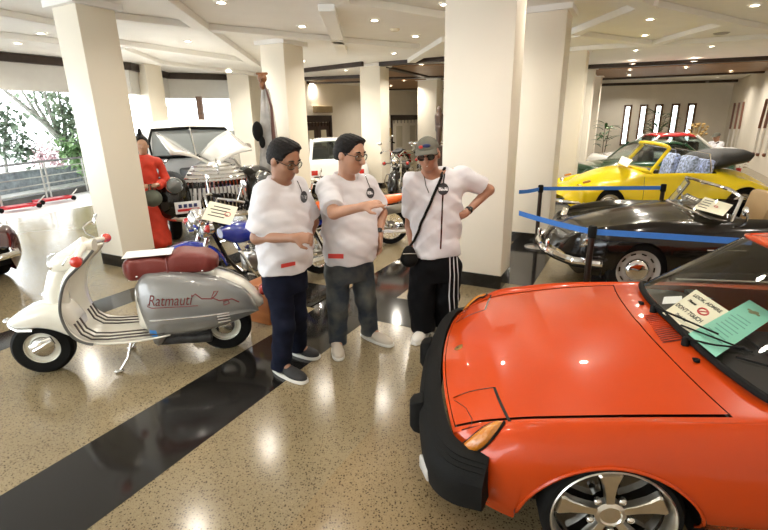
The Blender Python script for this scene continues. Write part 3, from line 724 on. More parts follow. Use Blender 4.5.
t, ex, ey, n, L, Hh = card('sign_card', 'cream card reading look, admire, don\'t touch behind the orange car\'s windscreen', 'sign', [(696, 289.5), (730, 312), (691, 333), (662.5, 313)], [.80, .80, .78, .78], M_paper)
def put(s, size, x, y, m, w=None, name='lettering', sh=0): text_mesh(s, size, t, name, m, basis(ex, ey, n, ex*x*L/2+ey*y*Hh/2+n*.0025), ext=.0003, shear=sh, width=w*L if w else None, bold=.0012)
put('LOOK, ADMIRE', .055, .02, .68, M_ink, .86); put('Please', .042, -.5, .28, M_ink, .26, sh=.3); put("DON'T TOUCH", .060, -.08, -.28, M_ink, .80); put('Thank You', .042, -.10, -.68, M_ink, .34, sh=.3)
c = ex*.32*L/2+ey*.18*Hh/2+n*.003; rr = .036
MB().tube([c+ex*rr*math.cos(a)+ey*rr*math.sin(a) for a in [2*math.pi*k/24 for k in range(24)]], .005, 5, closed=True).tube([c-ex*rr*.7-ey*rr*.7, c+ex*rr*.7+ey*rr*.7], .004, 5).build('prohibition_mark', M_redink, t)
t, ex, ey, n, L, Hh = card('information_sheet', 'pale green information sheet lying behind the orange car\'s windscreen', 'paper', [(749.5, 300), (776, 316), (716, 357), (688.5, 334)], [.815, .81, .785, .785], mat('mint_green_paper', (.22, .55, .42), .7, noise=.02))
mt = mat('faint_print', (.10, .30, .24), .7)
mb = MB()
for k in range(9): mb.box(ex*(-.05 if k % 2 else 0)*L+ey*(.16-.06*k)*Hh+n*.0022, (L*(.62 if k % 3 else .5), Hh*.014, .0006), Matrix((ex, ey, n)).transposed())
mb.build('printed_lines', mt, t, smooth=False)
MB().lathe([(0, 0), (.022, 0), (.022, .001), (0, .001)], ex*(-.0)*L+ey*.34*Hh+n*.002, n, 20).box(ey*.34*Hh+n*.003, (.09, .018, .001), Matrix((ex, ey, n)).transposed()).build('printed_emblem', mat('olive_print', (.16, .16, .06), .6), t)
t, ex, ey, n, L, Hh = card('folded_leaflet', 'small white leaflet at the far corner of the orange car\'s dashboard', 'paper', [(664, 297), (682, 296), (682, 303), (662, 304)], [.785, .785, .775, .775], mat('white_paper', (.8, .8, .78), .7))
# ================================================================== the other cars
def bumper_tube(par, pts, r, m=None, name='bumper'):
    return MB().tube([Vector(p) for p in pts], r, 8).build(name, m or M_chrome, par)
def lamp(par, c, d, r, name='headlamp', bezel=None):
    c = Vector(c); d = Vector(d).normalized()
    o = MB().lathe([(r*1.12, -r*.5), (r*1.15, 0), (r*1.02, .02), (r, .01)], c, d, 24, cap=False).build(name, bezel or M_chrome, par)
    MB().lathe([(r, .008), (r*.8, r*.22), (r*.4, r*.34), (0, r*.38)], c, d, 24, cap=False).build('lamp_glass', mat('lamp_glass', (.20, .21, .21), .12, .7), o)
    return o
# ---------------- black convertible
bowb = lambda u, v: .26*(min(v, .8)/.75)**2*max(0, 1-(u+.15)/1.1)-.16*(min(v, .8)/.75)**2*max(0, (u-2.9)/1.0)
M_blackpaint = mat('black_car_paint', (.006, .005, .004), .14, coat=.35, spec=.35)
bk = thing('convertible_car', 'black open vintage convertible with chrome windscreen frame behind the orange car', 'car', (2.0, 5.19, 0), -.165, scale=.95)
SB = [(-.15, [(.48, .40), (.51, .41), (.52, .42), (.50, .43), (.44, .44), (.34, .445), (.18, .445), (0, .445)]),
      (-.10, [(.56, .28), (.61, .33), (.63, .43), (.61, .54), (.53, .60), (.38, .56), (.2, .56), (0, .56)]),
      (.06, [(.60, .22), (.70, .30), (.75, .45), (.73, .62), (.62, .715), (.47, .645), (.22, .645), (0, .65)]),
      (.36, [(.62, .2), (.77, .3), (.82, .47), (.80, .655), (.68, .785), (.50, .715), (.24, .725), (0, .735)]),
      (.74, [(.64, .19), (.78, .3), (.83, .46), (.81, .66), (.69, .82), (.51, .775), (.25, .805), (0, .815)]),
      (1.15, [(.66, .18), (.79, .3), (.83, .46), (.81, .65), (.71, .81), (.54, .825), (.27, .855), (0, .865)]),
      (1.5, [(.67, .18), (.79, .3), (.83, .46), (.81, .66), (.74, .795), (.60, .85), (.3, .875), (0, .885)]),
      (2.3, [(.67, .18), (.79, .3), (.83, .46), (.81, .66), (.74, .79), (.62, .845), (.3, .86), (0, .86)]),
      (2.8, [(.66, .19), (.79, .3), (.83, .46), (.81, .65), (.72, .80), (.55, .83), (.28, .86), (0, .87)]),
      (3.4, [(.6, .22), (.74, .32), (.79, .46), (.76, .6), (.64, .68), (.48, .7), (.24, .72), (0, .73)]),
      (3.8, [(.5, .28), (.6, .34), (.64, .42), (.6, .5), (.5, .54), (.38, .55), (.2, .56), (0, .57)]),
      (3.9, [(.48, .40), (.50, .41), (.52, .42), (.5, .43), (.42, .44), (.34, .44), (.2, .44), (0, .44)])]
def simple_body(par, S, bow, paint, arches, cockpit=None, nlow=10, ntop=14, smk=3.4, name='body_shell', ends=None):
    BB = Body(S, bow); umax = S[-1][0]; um = S[0][0]
    us = dedup(span(um, um+.3, 14)+span(um+.3, umax-.3, 90)+span(umax-.3, umax, 12)+[x for uc, z, R in arches for x in (uc-R-.001, uc-R+.002, uc+R-.002, uc+R+.001)])
    sm = smk/7; sup = dedup(span(sm, 1, ntop)+([cockpit[2]] if cockpit else []))
    kp = (lambda u, s: not (cockpit[0] < u < cockpit[1] and s > cockpit[2])) if cockpit else None
    o = BB.mesh(us, nlow, sup, sm, arches, kp).build(name, paint, par, ang=50)
    MB().box((umax/2, 0, .2), (umax-.7, 1.1, .03)).build('underbody', mat('underbody_black', (.008, .008, .008), .8), par)
    for uc, z, R in arches: well(par, uc+bow(uc, .75), R*1.03, .74, z)
    return BB
BKB = simple_body(bk, SB, bowb, M_blackpaint, [(.585, .29, .34), (2.78, .29, .34)], (1.56, 2.45, 4.95/7))
M_grey_rim = mat('grey_wheel_paint', (.42, .40, .37), .35)
M_tan = mat('tan_leather', (.48, .33, .17), .5, bump=.15, bscale=40)
for uc in (.675, 2.78):
    for sd in (-1, 1): steel_wheel(bk, (uc, sd*.69, .315), .315, .15, M_grey_rim, M_chrome, sd, rimf=.70, holes=10)
MB().box((2.0, 0, .3), (.95, 1.2, .04)).box((1.55, 0, .55), (.04, 1.2, .5)).box((2.48, 0, .55), (.04, 1.2, .5)).build('cockpit_tub', M_int, bk)
MB().box((1.58, 0, .80), (.16, 1.16, .10)).build('dashboard', M_int, bk, bevel=.02)
for y in (-.32, .32):
    MB().box((2.02, y, .48), (.5, .48, .2)).box((2.30, y, .74), (.16, .46, .52), Matrix.Rotation(.2, 3, 'Y')).build('seat', M_tan, bk, bevel=.06)
WBb = [(-.66, 1.50, .82), (-.58, 1.38, .84), (-.3, 1.30, .865), (0, 1.27, .875), (.3, 1.30, .865), (.58, 1.38, .84), (.66, 1.50, .82)]
WTb = [(-.58, 1.60, 1.06), (-.50, 1.52, 1.125), (-.28, 1.46, 1.15), (0, 1.44, 1.155), (.28, 1.46, 1.15), (.50, 1.52, 1.125), (.58, 1.60, 1.06)]
def screen(par, WBx, WTx, fr_m, r, glass_m=None, n=20):
    b_, t_ = cbf(WBx), cbf(WTx)
    MB().grid(glass_grid(b_, t_, n, 6)).build('windscreen', glass_m or M_lens, par)
    loop = [b_(k/n) for k in range(n+1)]+[t_(k/n) for k in range(n, -1, -1)]
    MB().tube(loop, r, 8, closed=True).build('windscreen_frame', fr_m, par); return b_, t_
screen(bk, WBb, WTb, M_chrome, .017)
# folded hood under a grey brown cover
mcov = mat('grey_brown_canvas', (.11, .095, .08), .8, bump=.3, bscale=120)
rows = []
for i in range(9):
    f = i/8; u = lerp(2.35, 3.05, f); h = .86+.13*math.sin(math.pi*min(1, f*1.1+.05))**.6
    rows.append([(u, lerp(-.66, .66, k/12), h-.10*abs(lerp(-1, 1, k/12))**3) for k in range(13)])
MB().grid(rows).build('hood_cover', mcov, bk, solid=.04)
for sd in (-1, 1):
    lamp(bk, (.0+bowb(.0, .58), sd*.60, .625), (-.92, sd*.18, .34), .10)
    lamp(bk, (-.09+bowb(-.09, .5), sd*.50, .42), (-1, sd*.2, .1), .035, 'indicator')
    MB().tube(BKB.line([(-.05, 4.4/7), (.4, 4.7/7), (.9, 5/7)], sd if sd == -1 else 1, .002), .004, 5).build('bonnet_seam', M_chrome if sd == -1 else M_black, bk)
    MB().box((2.05, sd*.805, .66), (.14, .02, .02)).build('door_handle', M_chrome, bk, bevel=.006)
    MB().tube([(1.62, sd*.70, .83), (1.60, sd*.74, .90), (1.58, sd*.74, .93)], .012).ell((1.57, sd*.74, .95), (.02, .05, .05)).build('wing_mirror', M_chrome, bk)
    MB().box((-.21+bowb(-.15, .3), sd*.30, .44), (.05, .05, .17)).build('overrider', M_chrome, bk, bevel=.02)
pl = lambda o, z: [(bowb(-.15, v)-o-.15, v, z) for v in [-.72, -.62, -.45, -.2, 0, .2, .45, .62, .72]]
bumper_tube(bk, [(.30, -.82, .40)]+pl(.06, .40)+[(.30, .82, .40)], .038, name='front_bumper')
bumper_tube(bk, [(.28, -.81, .34)]+pl(.055, .345)+[(.28, .81, .34)], .012, M_matte, 'bumper_strip')
bumper_tube(bk, [(3.55, -.78, .42), (3.90, -.55, .42), (3.98, 0, .42), (3.90, .55, .42), (3.55, .78, .42)], .035, name='rear_bumper')
MB().tube([(1.0, -.845, .27), (2.4, -.845, .27)], .014).build('sill_trim', M_chrome, bk)
MB().tube([(1.25, -.832, .575), (1.6, -.835, .58)], .006).build('badge_script', M_chrome, bk)
Rk = rotz(-bk.rotation_euler.z)
def cardx(name, label, cat, pts, z4, m): return card(name, label, cat, pts, z4, m)
t, ex, ey, n, L, Hh = card('sign_card', 'cream information card in the black convertible\'s windscreen', 'sign', [(705, 197), (733, 205), (723, 216), (693, 208)], [.905, .905, .88, .88], M_paper)
c = ex*.10*L; MB().tube([c+n*.003+ex*.03*math.cos(a)+ey*.03*math.sin(a) for a in [2*math.pi*k/20 for k in range(20)]], .003, 5, closed=True).build('prohibition_mark', M_redink, t)
mb = MB()
for k in range(4): mb.box(-ex*.26*L+ey*(.3-.2*k)*Hh+n*.002, (L*.32, Hh*.05, .001), Matrix((ex, ey, n)).transposed())
mb.build('printed_lines', M_ink, t, smooth=False)
t, ex, ey, n, L, Hh = card('name_plate', 'black plate with white writing in the black convertible\'s windscreen', 'plate', [(687, 193), (702, 200), (697, 204), (680, 197.5)], [.915, .915, .895, .895], M_blackpaint)
mb = MB()
for k in range(5): mb.box(ex*(-.3+.15*k)*L+ey*.1*Hh+n*.002, (L*.09, Hh*.4, .001), Matrix((ex, ey, n)).transposed())
mb.build('plate_writing', mat('white_paper', (.8, .8, .78), .7), t, smooth=False)
# ---------------- yellow convertible
M_yellow = mat('yellow_car_paint', (.88, .66, .008), .25, coat=.6, noise=.02)
yl = thing('convertible_car', 'yellow rounded convertible with its black hood folded down', 'car', (3.17, 8.70, 0), -.085, scale=.925)
bowy = lambda u, v: .22*(min(v, .75)/.7)**2*max(0, 1-u/1.0)-.2*(min(v, .75)/.7)**2*max(0, (u-3.2)/.9)
SY = [(0, [(.42, .38), (.46, .39), (.48, .40), (.46, .42), (.40, .44), (.28, .45), (.15, .46), (0, .46)]),
      (.06, [(.56, .28), (.64, .36), (.66, .46), (.64, .55), (.54, .60), (.34, .54), (.2, .56), (0, .57)]),
      (.25, [(.60, .24), (.74, .36), (.77, .50), (.74, .60), (.62, .665), (.42, .59), (.24, .63), (0, .64)]),
      (.6, [(.60, .24), (.75, .36), (.79, .52), (.77, .66), (.66, .74), (.46, .68), (.28, .79), (0, .81)]),
      (.95, [(.60, .24), (.74, .36), (.78, .50), (.75, .64), (.66, .74), (.50, .76), (.32, .90), (0, .92)]),
      (1.3, [(.62, .24), (.70, .34), (.71, .46), (.69, .60), (.66, .74), (.61, .86), (.34, .945), (0, .96)]),
      (1.7, [(.64, .24), (.69, .34), (.69, .46), (.68, .60), (.66, .74), (.62, .88), (.34, .94), (0, .95)]),
      (2.5, [(.64, .24), (.69, .34), (.69, .46), (.68, .60), (.66, .74), (.62, .88), (.34, .92), (0, .93)]),
      (2.85, [(.62, .24), (.76, .36), (.78, .50), (.76, .64), (.68, .74), (.58, .86), (.34, .92), (0, .94)]),
      (3.25, [(.62, .24), (.77, .36), (.80, .52), (.78, .68), (.68, .76), (.50, .78), (.32, .88), (0, .90)]),
      (3.7, [(.58, .26), (.74, .36), (.77, .48), (.73, .60), (.60, .64), (.42, .58), (.26, .70), (0, .73)]),
      (4.0, [(.5, .3), (.6, .36), (.62, .44), (.58, .5), (.48, .52), (.34, .48), (.2, .52), (0, .54)]),
      (4.08, [(.42, .38), (.48, .39), (.50, .40), (.46, .42), (.40, .43), (.28, .44), (.15, .45), (0, .45)])]
YB = simple_body(yl, SY, bowy, M_yellow, [(.78, .29, .36), (3.2, .29, .36)], (1.62, 2.75, 5.0/7))
for uc in (.86, 3.2):
    for sd in (-1, 1): steel_wheel(yl, (uc, sd*.65, .32), .32, .15, M_silver, M_chrome, sd, rimf=.62)
MB().box((2.2, 0, .35), (1.1, 1.1, .04)).box((1.62, 0, .6), (.04, 1.1, .55)).box((2.76, 0, .6), (.04, 1.1, .55)).build('cockpit_tub', M_int, yl)
MB().box((1.66, 0, .88), (.16, 1.1, .12)).build('dashboard', M_int, yl, bevel=.02)
mst2 = mat('seat_with_glass_reflections', (.36, .42, .62), .7, noise=.9, nscale=22)  # blue-white reflections of the door glass, painted into the seat colour
for y in (-.32, .32): MB().box((2.05, y, .6), (.45, .46, .2)).box((2.32, y, .88), (.14, .46, .60), Matrix.Rotation(.2, 3, 'Y')).build('seat', mst2, yl, bevel=.06)
MB().box((2.62, 0, .86), (.14, 1.1, .5), Matrix.Rotation(.2, 3, 'Y')).build('rear_seat', mst2, yl, bevel=.05)
WBy = [(-.62, 1.55, .90), (-.55, 1.45, .925), (-.28, 1.36, .955), (0, 1.34, .965), (.28, 1.36, .955), (.55, 1.45, .925), (.62, 1.55, .90)]
WTy = [(-.56, 1.86, 1.33), (-.50, 1.78, 1.375), (-.28, 1.74, 1.395), (0, 1.73, 1.40), (.28, 1.74, 1.395), (.50, 1.78, 1.375), (.56, 1.86, 1.33)]
screen(yl, WBy, WTy, M_yellow, .033)
for sd in (-1, 1):   # raised door glass and quarter light
    MB().add([(1.62, sd*.64, .90), (1.90, sd*.585, 1.33), (1.93, sd*.585, 1.33), (2.55, sd*.60, 1.22), (2.60, sd*.63, .90)], [(0, 1, 2, 3, 4)]).build('door_glass', M_lens, yl, smooth=False)
    MB().tube([(2.55, sd*.60, 1.22), (2.60, sd*.63, .90)], .012).tube([(1.93, sd*.585, 1.33), (2.55, sd*.60, 1.22)], .008).build('door_glass_frame', M_chrome, yl)
    MB().add([(2.75, sd*.63, .90), (3.0, sd*.62, .90), (3.0, sd*.60, 1.02)], [(0, 1, 2)]).build('quarter_glass', M_lens, yl, smooth=False)
    lamp(yl, (.16+bowy(.16, .58), sd*.585, .60), (-.92, sd*.1, .36), .085)
    o = MB().box((.33+bowy(.3, .6), sd*.60, .735), (.14, .06, .04), Matrix.Rotation(-.25, 3, 'Y')).build('indicator', M_amber, yl, bevel=.015)
    L = YB.line([(1.45, .20), (1.45, .66)], sd if sd == -1 else 1, .002, 12); MB().ribbon(L, Vector((0, sd, .1)), .008).build('door_seam', M_black, yl)
    MB().box((2.5, sd*.70, .70), (.16, .03, .025)).build('door_handle', M_chrome, yl, bevel=.008)
    MB().tube([(1.2, sd*.695, .26), (2.7, sd*.695, .26)], .04, 8).build('running_board', M_matte, yl)
    MB().ell((3.92, sd*.62, .62), (.05, .07, .13)).build('tail_lamp', mat('red_lens', (.45, .02, .015), .2, coat=1), yl)
bumper_tube(yl, [(.40, -.72, .36), (.05, -.60, .36), (-.10, -.3, .37), (-.12, 0, .37), (-.10, .3, .37), (.05, .60, .36), (.40, .72, .36)], .035, name='front_bumper')
bumper_tube(yl, [(3.7, -.74, .40), (4.02, -.60, .40), (4.16, 0, .40), (4.02, .60, .40), (3.7, .74, .40)], .035, name='rear_bumper')
# folded black hood: a thick roll standing proud of the tail
rows = []
for i in range(15):
    f = i/14; u = lerp(2.66, 3.36, f); ef = float(np.interp(f, [0, .07, .2, .8, .93, 1], [.3, .8, 1, 1, .85, .35])); hh = lerp(.28, .22, f)*ef
    yw = .62*(.7+.3*ef); rg = []
    for k in range(24):
        a = 2*math.pi*k/24; rg.append((u+.02*math.sin(5*a), yw*math.copysign(abs(math.cos(a))**.6, math.cos(a)), 1.04+.13*f+hh*.55*math.copysign(abs(math.sin(a))**.7, math.sin(a))*(1+.05*math.sin(9*f+3*a))))
    rows.append(rg)
MB().loft(rows).build('folded_hood', mat('black_hood_canvas', (.018, .017, .016), .6, bump=.4, bscale=30), yl)
t, ex, ey, n, L, Hh = card('sign_card', 'cream card propped in the yellow convertible\'s windscreen', 'sign', [(622, 156), (633, 160), (627, 167), (618, 163)], [1.02, 1.02, .95, .95], M_paper)
# ---------------- generic closed saloon, for the cars further back
def saloon(name, label, loc, rz, paint, scale=1, roof_m=None, glass_m=None, roofh=1.38, stance='car'):
    o = thing(name, label, 'car', loc, rz, scale=scale); bow = lambda u, v: .16*(min(v, .8)/.8)**2*max(0, 1-u/.8)-.16*(min(v, .8)/.8)**2*max(0, (u-3.5)/.8)
    S = [(0, [(.6, .34), (.64, .37), (.66, .42), (.65, .48), (.6, .52), (.5, .54), (.25, .55), (0, .55)]), (.06, [(.66, .24), (.74, .34), (.76, .46), (.74, .57), (.68, .63), (.56, .65), (.28, .66), (0, .66)]),
         (.5, [(.70, .2), (.81, .32), (.84, .5), (.82, .66), (.76, .74), (.62, .76), (.3, .78), (0, .79)]), (1.2, [(.72, .19), (.82, .32), (.85, .5), (.83, .7), (.77, .82), (.64, .85), (.3, .88), (0, .89)]),
         (3.0, [(.72, .19), (.82, .32), (.85, .5), (.83, .7), (.77, .82), (.64, .86), (.3, .87), (0, .88)]), (3.9, [(.70, .22), (.8, .34), (.83, .5), (.81, .68), (.74, .78), (.62, .82), (.3, .84), (0, .85)]),
         (4.2, [(.64, .28), (.7, .36), (.72, .48), (.71, .6), (.66, .7), (.56, .74), (.28, .75), (0, .76)]), (4.25, [(.6, .42), (.62, .44), (.63, .47), (.62, .5), (.58, .52), (.5, .53), (.25, .54), (0, .54)])]
    simple_body(o, S, bow, paint, [(.72, .29, .35), (3.25, .29, .35)], None, 8, 10)
    for uc in (.77, 3.25):
        for sd in (-1, 1): steel_wheel(o, (uc, sd*.72, .31), .31, .17, M_silver, M_chrome, sd)
    rw = [(1.25, .64, .86), (1.75, .56, roofh-.04), (2.2, .55, roofh), (2.7, .55, roofh-.02), (3.35, .62, .86)]
    sec = lambda u, hw_, z, fl: [(u, -hw_, z-.06*fl), (u, -hw_*.9, z-.01*fl), (u, -hw_*.5, z+.01*fl), (u, 0, z+.02*fl), (u, hw_*.5, z+.01*fl), (u, hw_*.9, z-.01*fl), (u, hw_, z-.06*fl)]
    fin = [sec(*catmull([a[0] for a in rw], rw, [u])[0], 1) for u in span(1.72, 2.78, 10)]
    MB().grid(fin).build('roof', roof_m or paint, o, solid=.05)
    g_ = glass_m or M_tint
    F = lambda u, hw_, z: [(u, -hw_, z), (u, 0, z+.02), (u, hw_, z)]
    MB().grid([F(1.22, .64, .85), F(1.74, .54, roofh-.05)]).build('windscreen', g_, o); MB().grid([F(2.76, .54, roofh-.06), F(3.38, .62, .84)]).build('rear_window', g_, o)
    for sd in (-1, 1):
        MB().add([(1.3, sd*.68, .86), (1.76, sd*.565, roofh-.08), (2.74, sd*.565, roofh-.10), (3.3, sd*.66, .86)], [(0, 1, 2, 3)]).build('side_window', g_, o, smooth=False)
        MB().tube([(1.25, sd*.67, .85), (1.75, sd*.55, roofh-.05)], .03).build('front_pillar', paint, o)
        MB().tube([(2.76, sd*.55, roofh-.06), (3.36, sd*.64, .84)], .04).build('rear_pillar', paint, o)
        lamp(o, (.10+bow(.1, .6), sd*.60, .56), (-1, 0, .15), .08)
        MB().box((4.22, sd*.58, .62), (.05, .16, .12)).build('tail_lamp', mat('red_lens', (.45, .02, .015), .2, coat=1), o, bevel=.01)
    MB().box((2.3, 0, .5), (1.9, 1.2, .5)).build('cabin_floor', M_int, o)
    for uu in (1.95, 2.8):
        for y in (-.34, .34): MB().box((uu, y, .9), (.14, .45, .5)).build('seat', M_int, o, bevel=.04)
    bumper_tube(o, [(.35, -.8, .42), (.02, -.66, .42), (-.1, 0, .42), (.02, .66, .42), (.35, .8, .42)], .045, name='front_bumper')
    bumper_tube(o, [(3.9, -.8, .46), (4.2, -.66, .46), (4.32, 0, .46), (4.2, .66, .46), (3.9, .8, .46)], .045, name='rear_bumper')
    return o
saloon('saloon_car', 'dark green car behind the yellow convertible', (4.6, 11.6, 0), -.10, mat('dark_green_paint', (.012, .06, .03), .2, coat=1), .85)
saloon('saloon_car', 'car with white body and red roof behind the yellow convertible', (5.9, 13.6, 0), -.12, mat('white_car_paint', (.78, .77, .74), .25, coat=1), .92, roof_m=mat('red_car_paint', (.45, .02, .02), .25, coat=1))
saloon('saloon_car', 'white saloon seen between the two men in front of the dark doors', (-1.75, 15.2, 0), math.radians(-80), mat('white_car_paint', (.78, .77, .74), .25, coat=1), .95)
saloon('saloon_car', 'dark maroon car with chrome bumper cut off by the left edge of the picture', (-4.50, 4.75, 0), math.radians(155), mat('maroon_car_paint', (.06, .008, .008), .15, coat=1), .85)
# ---------------- cream pickup truck with opened bonnet
tk = thing('pickup_truck', 'white vintage pickup truck with black wings, chrome grille and raised bonnet', 'truck', (-2.50, 7.20, 0), math.atan2(.87, -.54))
M_tw = mat('white_truck_paint', (.80, .79, .75), .25, coat=1)
cabr = []
for u, hw_, z0_, z1_, rr in [(1.50, .70, .85, 1.14, .1), (1.55, .80, .60, 1.22, .15), (1.75, .84, .55, 1.56, .22), (1.95, .84, .55, 1.78, .25), (2.3, .84, .55, 1.84, .25), (2.75, .84, .55, 1.78, .25), (2.95, .80, .55, 1.58, .25), (3.0, .72, .6, 1.3, .2)]:
    rg = []
    for k in range(32):
        a = 2*math.pi*k/32; ca, sa = math.cos(a), math.sin(a); rg.append((u, hw_*math.copysign(abs(ca)**.55, ca), (z0_+z1_)/2+(z1_-z0_)/2*math.copysign(abs(sa)**.55, sa)))
    cabr.append(rg)
MB().loft(cabr).build('cab', M_tw, tk)
def tquad(u0, z0, h0, u1, z1, h1, n, off=0.): return [[(u0-off, lerp(-h0, h0, k/n), z0) for k in range(n+1)], [(u1-off, lerp(-h1, h1, k/n), z1) for k in range(n+1)]]
wsq = MB().grid(tquad(1.575, 1.22, .70, 1.83, 1.66, .62, 8, .06)).build('windscreen', mat('reflecting_glass', (.20, .22, .22), .05, 0, 1), tk)
lp4 = [(1.515, -.70, 1.22), (1.64, -.71, 1.46), (1.77, -.62, 1.66), (1.76, 0, 1.69), (1.77, .62, 1.66), (1.64, .71, 1.46), (1.515, .70, 1.22), (1.51, 0, 1.21)]
MB().tube(lp4, .028, 6, closed=True).build('windscreen_seal', M_matte, tk)
MB().tube([(1.50, 0, 1.21), (1.75, 0, 1.69)], .014).build('screen_divider', M_chrome, tk)
for sd in (-1, 1):
    MB().box((2.3, sd*.84, 1.46), (.62, .02, .32)).build('side_window', mat('reflecting_glass', (.20, .22, .22), .05, 0, 1), tk, bevel=.008)
    MB().tube([(1.72, sd*.83, 1.22), (1.66, sd*.96, 1.30)], .012).lathe([(0, 0), (.07, 0), (.07, .03), (0, .04)], (1.66, sd*.98, 1.32), (1, 0, 0), 16).build('door_mirror', M_chrome, tk)
    # wings: black, swelling over the wheel
    xloft([(-.15, .05, .62, .74), (-.06, .20, .46, .93), (.15, .27, .42, 1.05), (.5, .285, .46, 1.08), (.95, .26, .52, 1.0), (1.3, .22, .52, .86), (1.56, .16, .52, .72)], e=.8, yc=sd*.68).build('front_wing', M_blackpaint, tk)
    o = lamp(tk, (-.16, sd*.66, .92), (-1, 0, .08), .105); MB().ell((-.02, sd*.66, .92), (.18, .11, .115)).build('lamp_shell', M_chrome, o)
    steel_wheel(tk, (.55, sd*.66, .36), .36, .17, M_tw, M_chrome, sd); steel_wheel(tk, (3.7, sd*.66, .36), .36, .17, M_tw, M_chrome, sd)
    # open halves of the bonnet
    q = []
    for i in range(7):
        f = i/6; q.append([(lerp(.15, 1.5, f), sd*lerp(.03, .60, k/6), lerp(1.16, 1.22, f)+lerp(.0, lerp(.20, .42, f), k/6)+.05*math.sin(math.pi*k/6)) for k in range(7)])
    MB().grid(q).build('bonnet_half', M_tw, tk, solid=.03)
    MB().tube([(1.52, sd*.45, 1.18), (1.2, sd*.58, 1.14), (.9, sd*.62, .98), (.75, sd*.62, .75)], .02).build('wing_trim', M_chrome, tk)
MB().box((.85, 0, .80), (1.3, .62, .45)).build('engine', mat('dark_engine', (.03, .03, .032), .5, noise=.5, nscale=20), tk, bevel=.04)
nose = []
for z, hw_, u in [(.40, .54, .02), (.55, .60, -.03), (.80, .58, -.05), (1.00, .44, -.02), (1.14, .32, .06), (1.20, .16, .14)]:
    nose.append([(u+.22*(abs(lerp(-1, 1, k/12)))**2.2, hw_*lerp(-1, 1, k/12), z) for k in range(13)])
MB().grid(nose).build('nose_panel', M_tw, tk, solid=.03)
for k in range(18):
    y = lerp(-.56, .56, (k+.5)/18); x = -.075+.20*(abs(y)/.56)**2.2
    MB().tube([(x+.02, y*.93, .42), (x-.01, y, .66), (x+.0, y*.93, .93)], .014, 6).build('grille_bar', M_chrome, tk)
MB().grid([[( -.045+.22*abs(lerp(-1, 1, k/12))**2.2, .56*lerp(-1, 1, k/12), z) for k in range(13)] for z in (.42, .92)]).build('grille_back', M_black, tk)
for k in range(4):
    z = .97+.055*k; hw_ = lerp(.46, .32, k/3)
    MB().tube([(lerp(-.055, .02, k/3)-.01+.20*abs(lerp(-1, 1, j/10))**2.2, hw_*lerp(-1, 1, j/10), z) for j in range(11)], .014, 6).build('grille_bar', M_chrome, tk)
MB().tube([(-.06, 0, 1.05), (-.02, 0, 1.16), (.08, 0, 1.24)], .018).build('nose_strip', M_chrome, tk)
bumper_tube(tk, [(.15, -.82, .42), (-.12, -.6, .42), (-.2, 0, .42), (-.12, .6, .42), (.15, .82, .42)], .045, name='front_bumper')
o = MB().box((-.20, .52, .60), (.015, .36, .17)).build('number_plate', mat('white_plate', (.75, .75, .74), .4), tk, bevel=.004)
MB().box((-.21, .52, .565), (.012, .30, .035)).build('plate_band', M_redink, o); 
for k in range(4): MB().box((-.211, .63-.07*k, .625), (.010, .045, .05)).build('plate_letter', mat('navy_ink', (.02, .03, .12), .6), o)
MB().box((3.75, 0, .80), (1.5, 1.35, .42)).build('load_bed', M_tw, tk, bevel=.03)
MB().box((2.0, 0, .42), (4.0, .9, .12)).build('chassis', M_blackpaint, tk)
# ================================================================== scooter and motorcycles
M_cream = mat('cream_scooter_paint', (.80, .78, .69), .25, coat=1.0, noise=.03)
M_greyp = mat('silver_grey_panel_paint', (.24, .238, .23), .28, .2, coat=1.0)
M_seat = mat('oxblood_leather', (.17, .026, .020), .38, bump=.2, bscale=60)
M_redgrip = mat('red_plastic', (.62, .03, .015), .25, coat=1)
sco = thing('motor_scooter', 'cream classic scooter with silver side panel and oxblood seat on its stand', 'scooter', (-1.30, 3.49, 0), math.atan2(-.257, -.966))
for x, nm in ((0, 'rear'), (1.29, 'front')):
    t = steel_wheel(sco, (x, 0, .205), .205, .095, M_cream, M_silver, 1, rimf=.60)
    MB().lathe([(0, -.03), (.12, -.03), (.13, -.045), (0, -.05)], (x, 0, .205), (0, 1, 0), 24).build('rim_back', M_cream, t)
xloft([(1.47, .03, .405, .435), (1.42, .08, .385, .478), (1.35, .115, .375, .520), (1.25, .13, .37, .553), (1.15, .135, .33, .565), (1.06, .13, .27, .530), (1.0, .09, .25, .43)]).build('front_mudguard', M_cream, sco)
MB().tube([(1.475, 0, .42), (1.44, .06, .405), (1.38, .10, .385), (1.28, .128, .385)], .013, 8).tube([(1.475, 0, .42), (1.44, -.06, .405), (1.38, -.10, .385), (1.28, -.128, .385)], .013, 8).ell((1.475, 0, .43), (.03, .03, .022)).build('mudguard_trim', M_chrome, sco)
for y in (-.075, .075):
    MB().box((1.27, y, .245), (.16, .022, .07), Matrix.Rotation(.35, 3, 'Y')).cyl((1.20, y, .27), (1.33, y, .20), .018).build('fork_link', M_chrome, sco, bevel=.006)
edge = [(.80, .93, .12), (.85, .87, .19), (.955, .77, .25), (1.01, .64, .268), (1.028, .52, .27), (1.005, .39, .265), (.936, .305, .26), (.82, .268, .255), (.6, .252, .25), (.38, .255, .22)]
ex_ = catmull(np.arange(len(edge)), edge, np.linspace(0, len(edge)-1, 46))
rows = []
for x, z, hw_ in ex_:
    f = np.clip((z-.28)/.12, 0, 1); rows.append([(x+.075*f*(1-(2*k/16-1)**2)-.0, hw_*(2*k/16-1), z-.02*(1-f)*(1-(2*k/16-1)**6)) for k in range(17)])
MB().grid(rows).build('leg_shield', M_cream, sco, solid=.012)
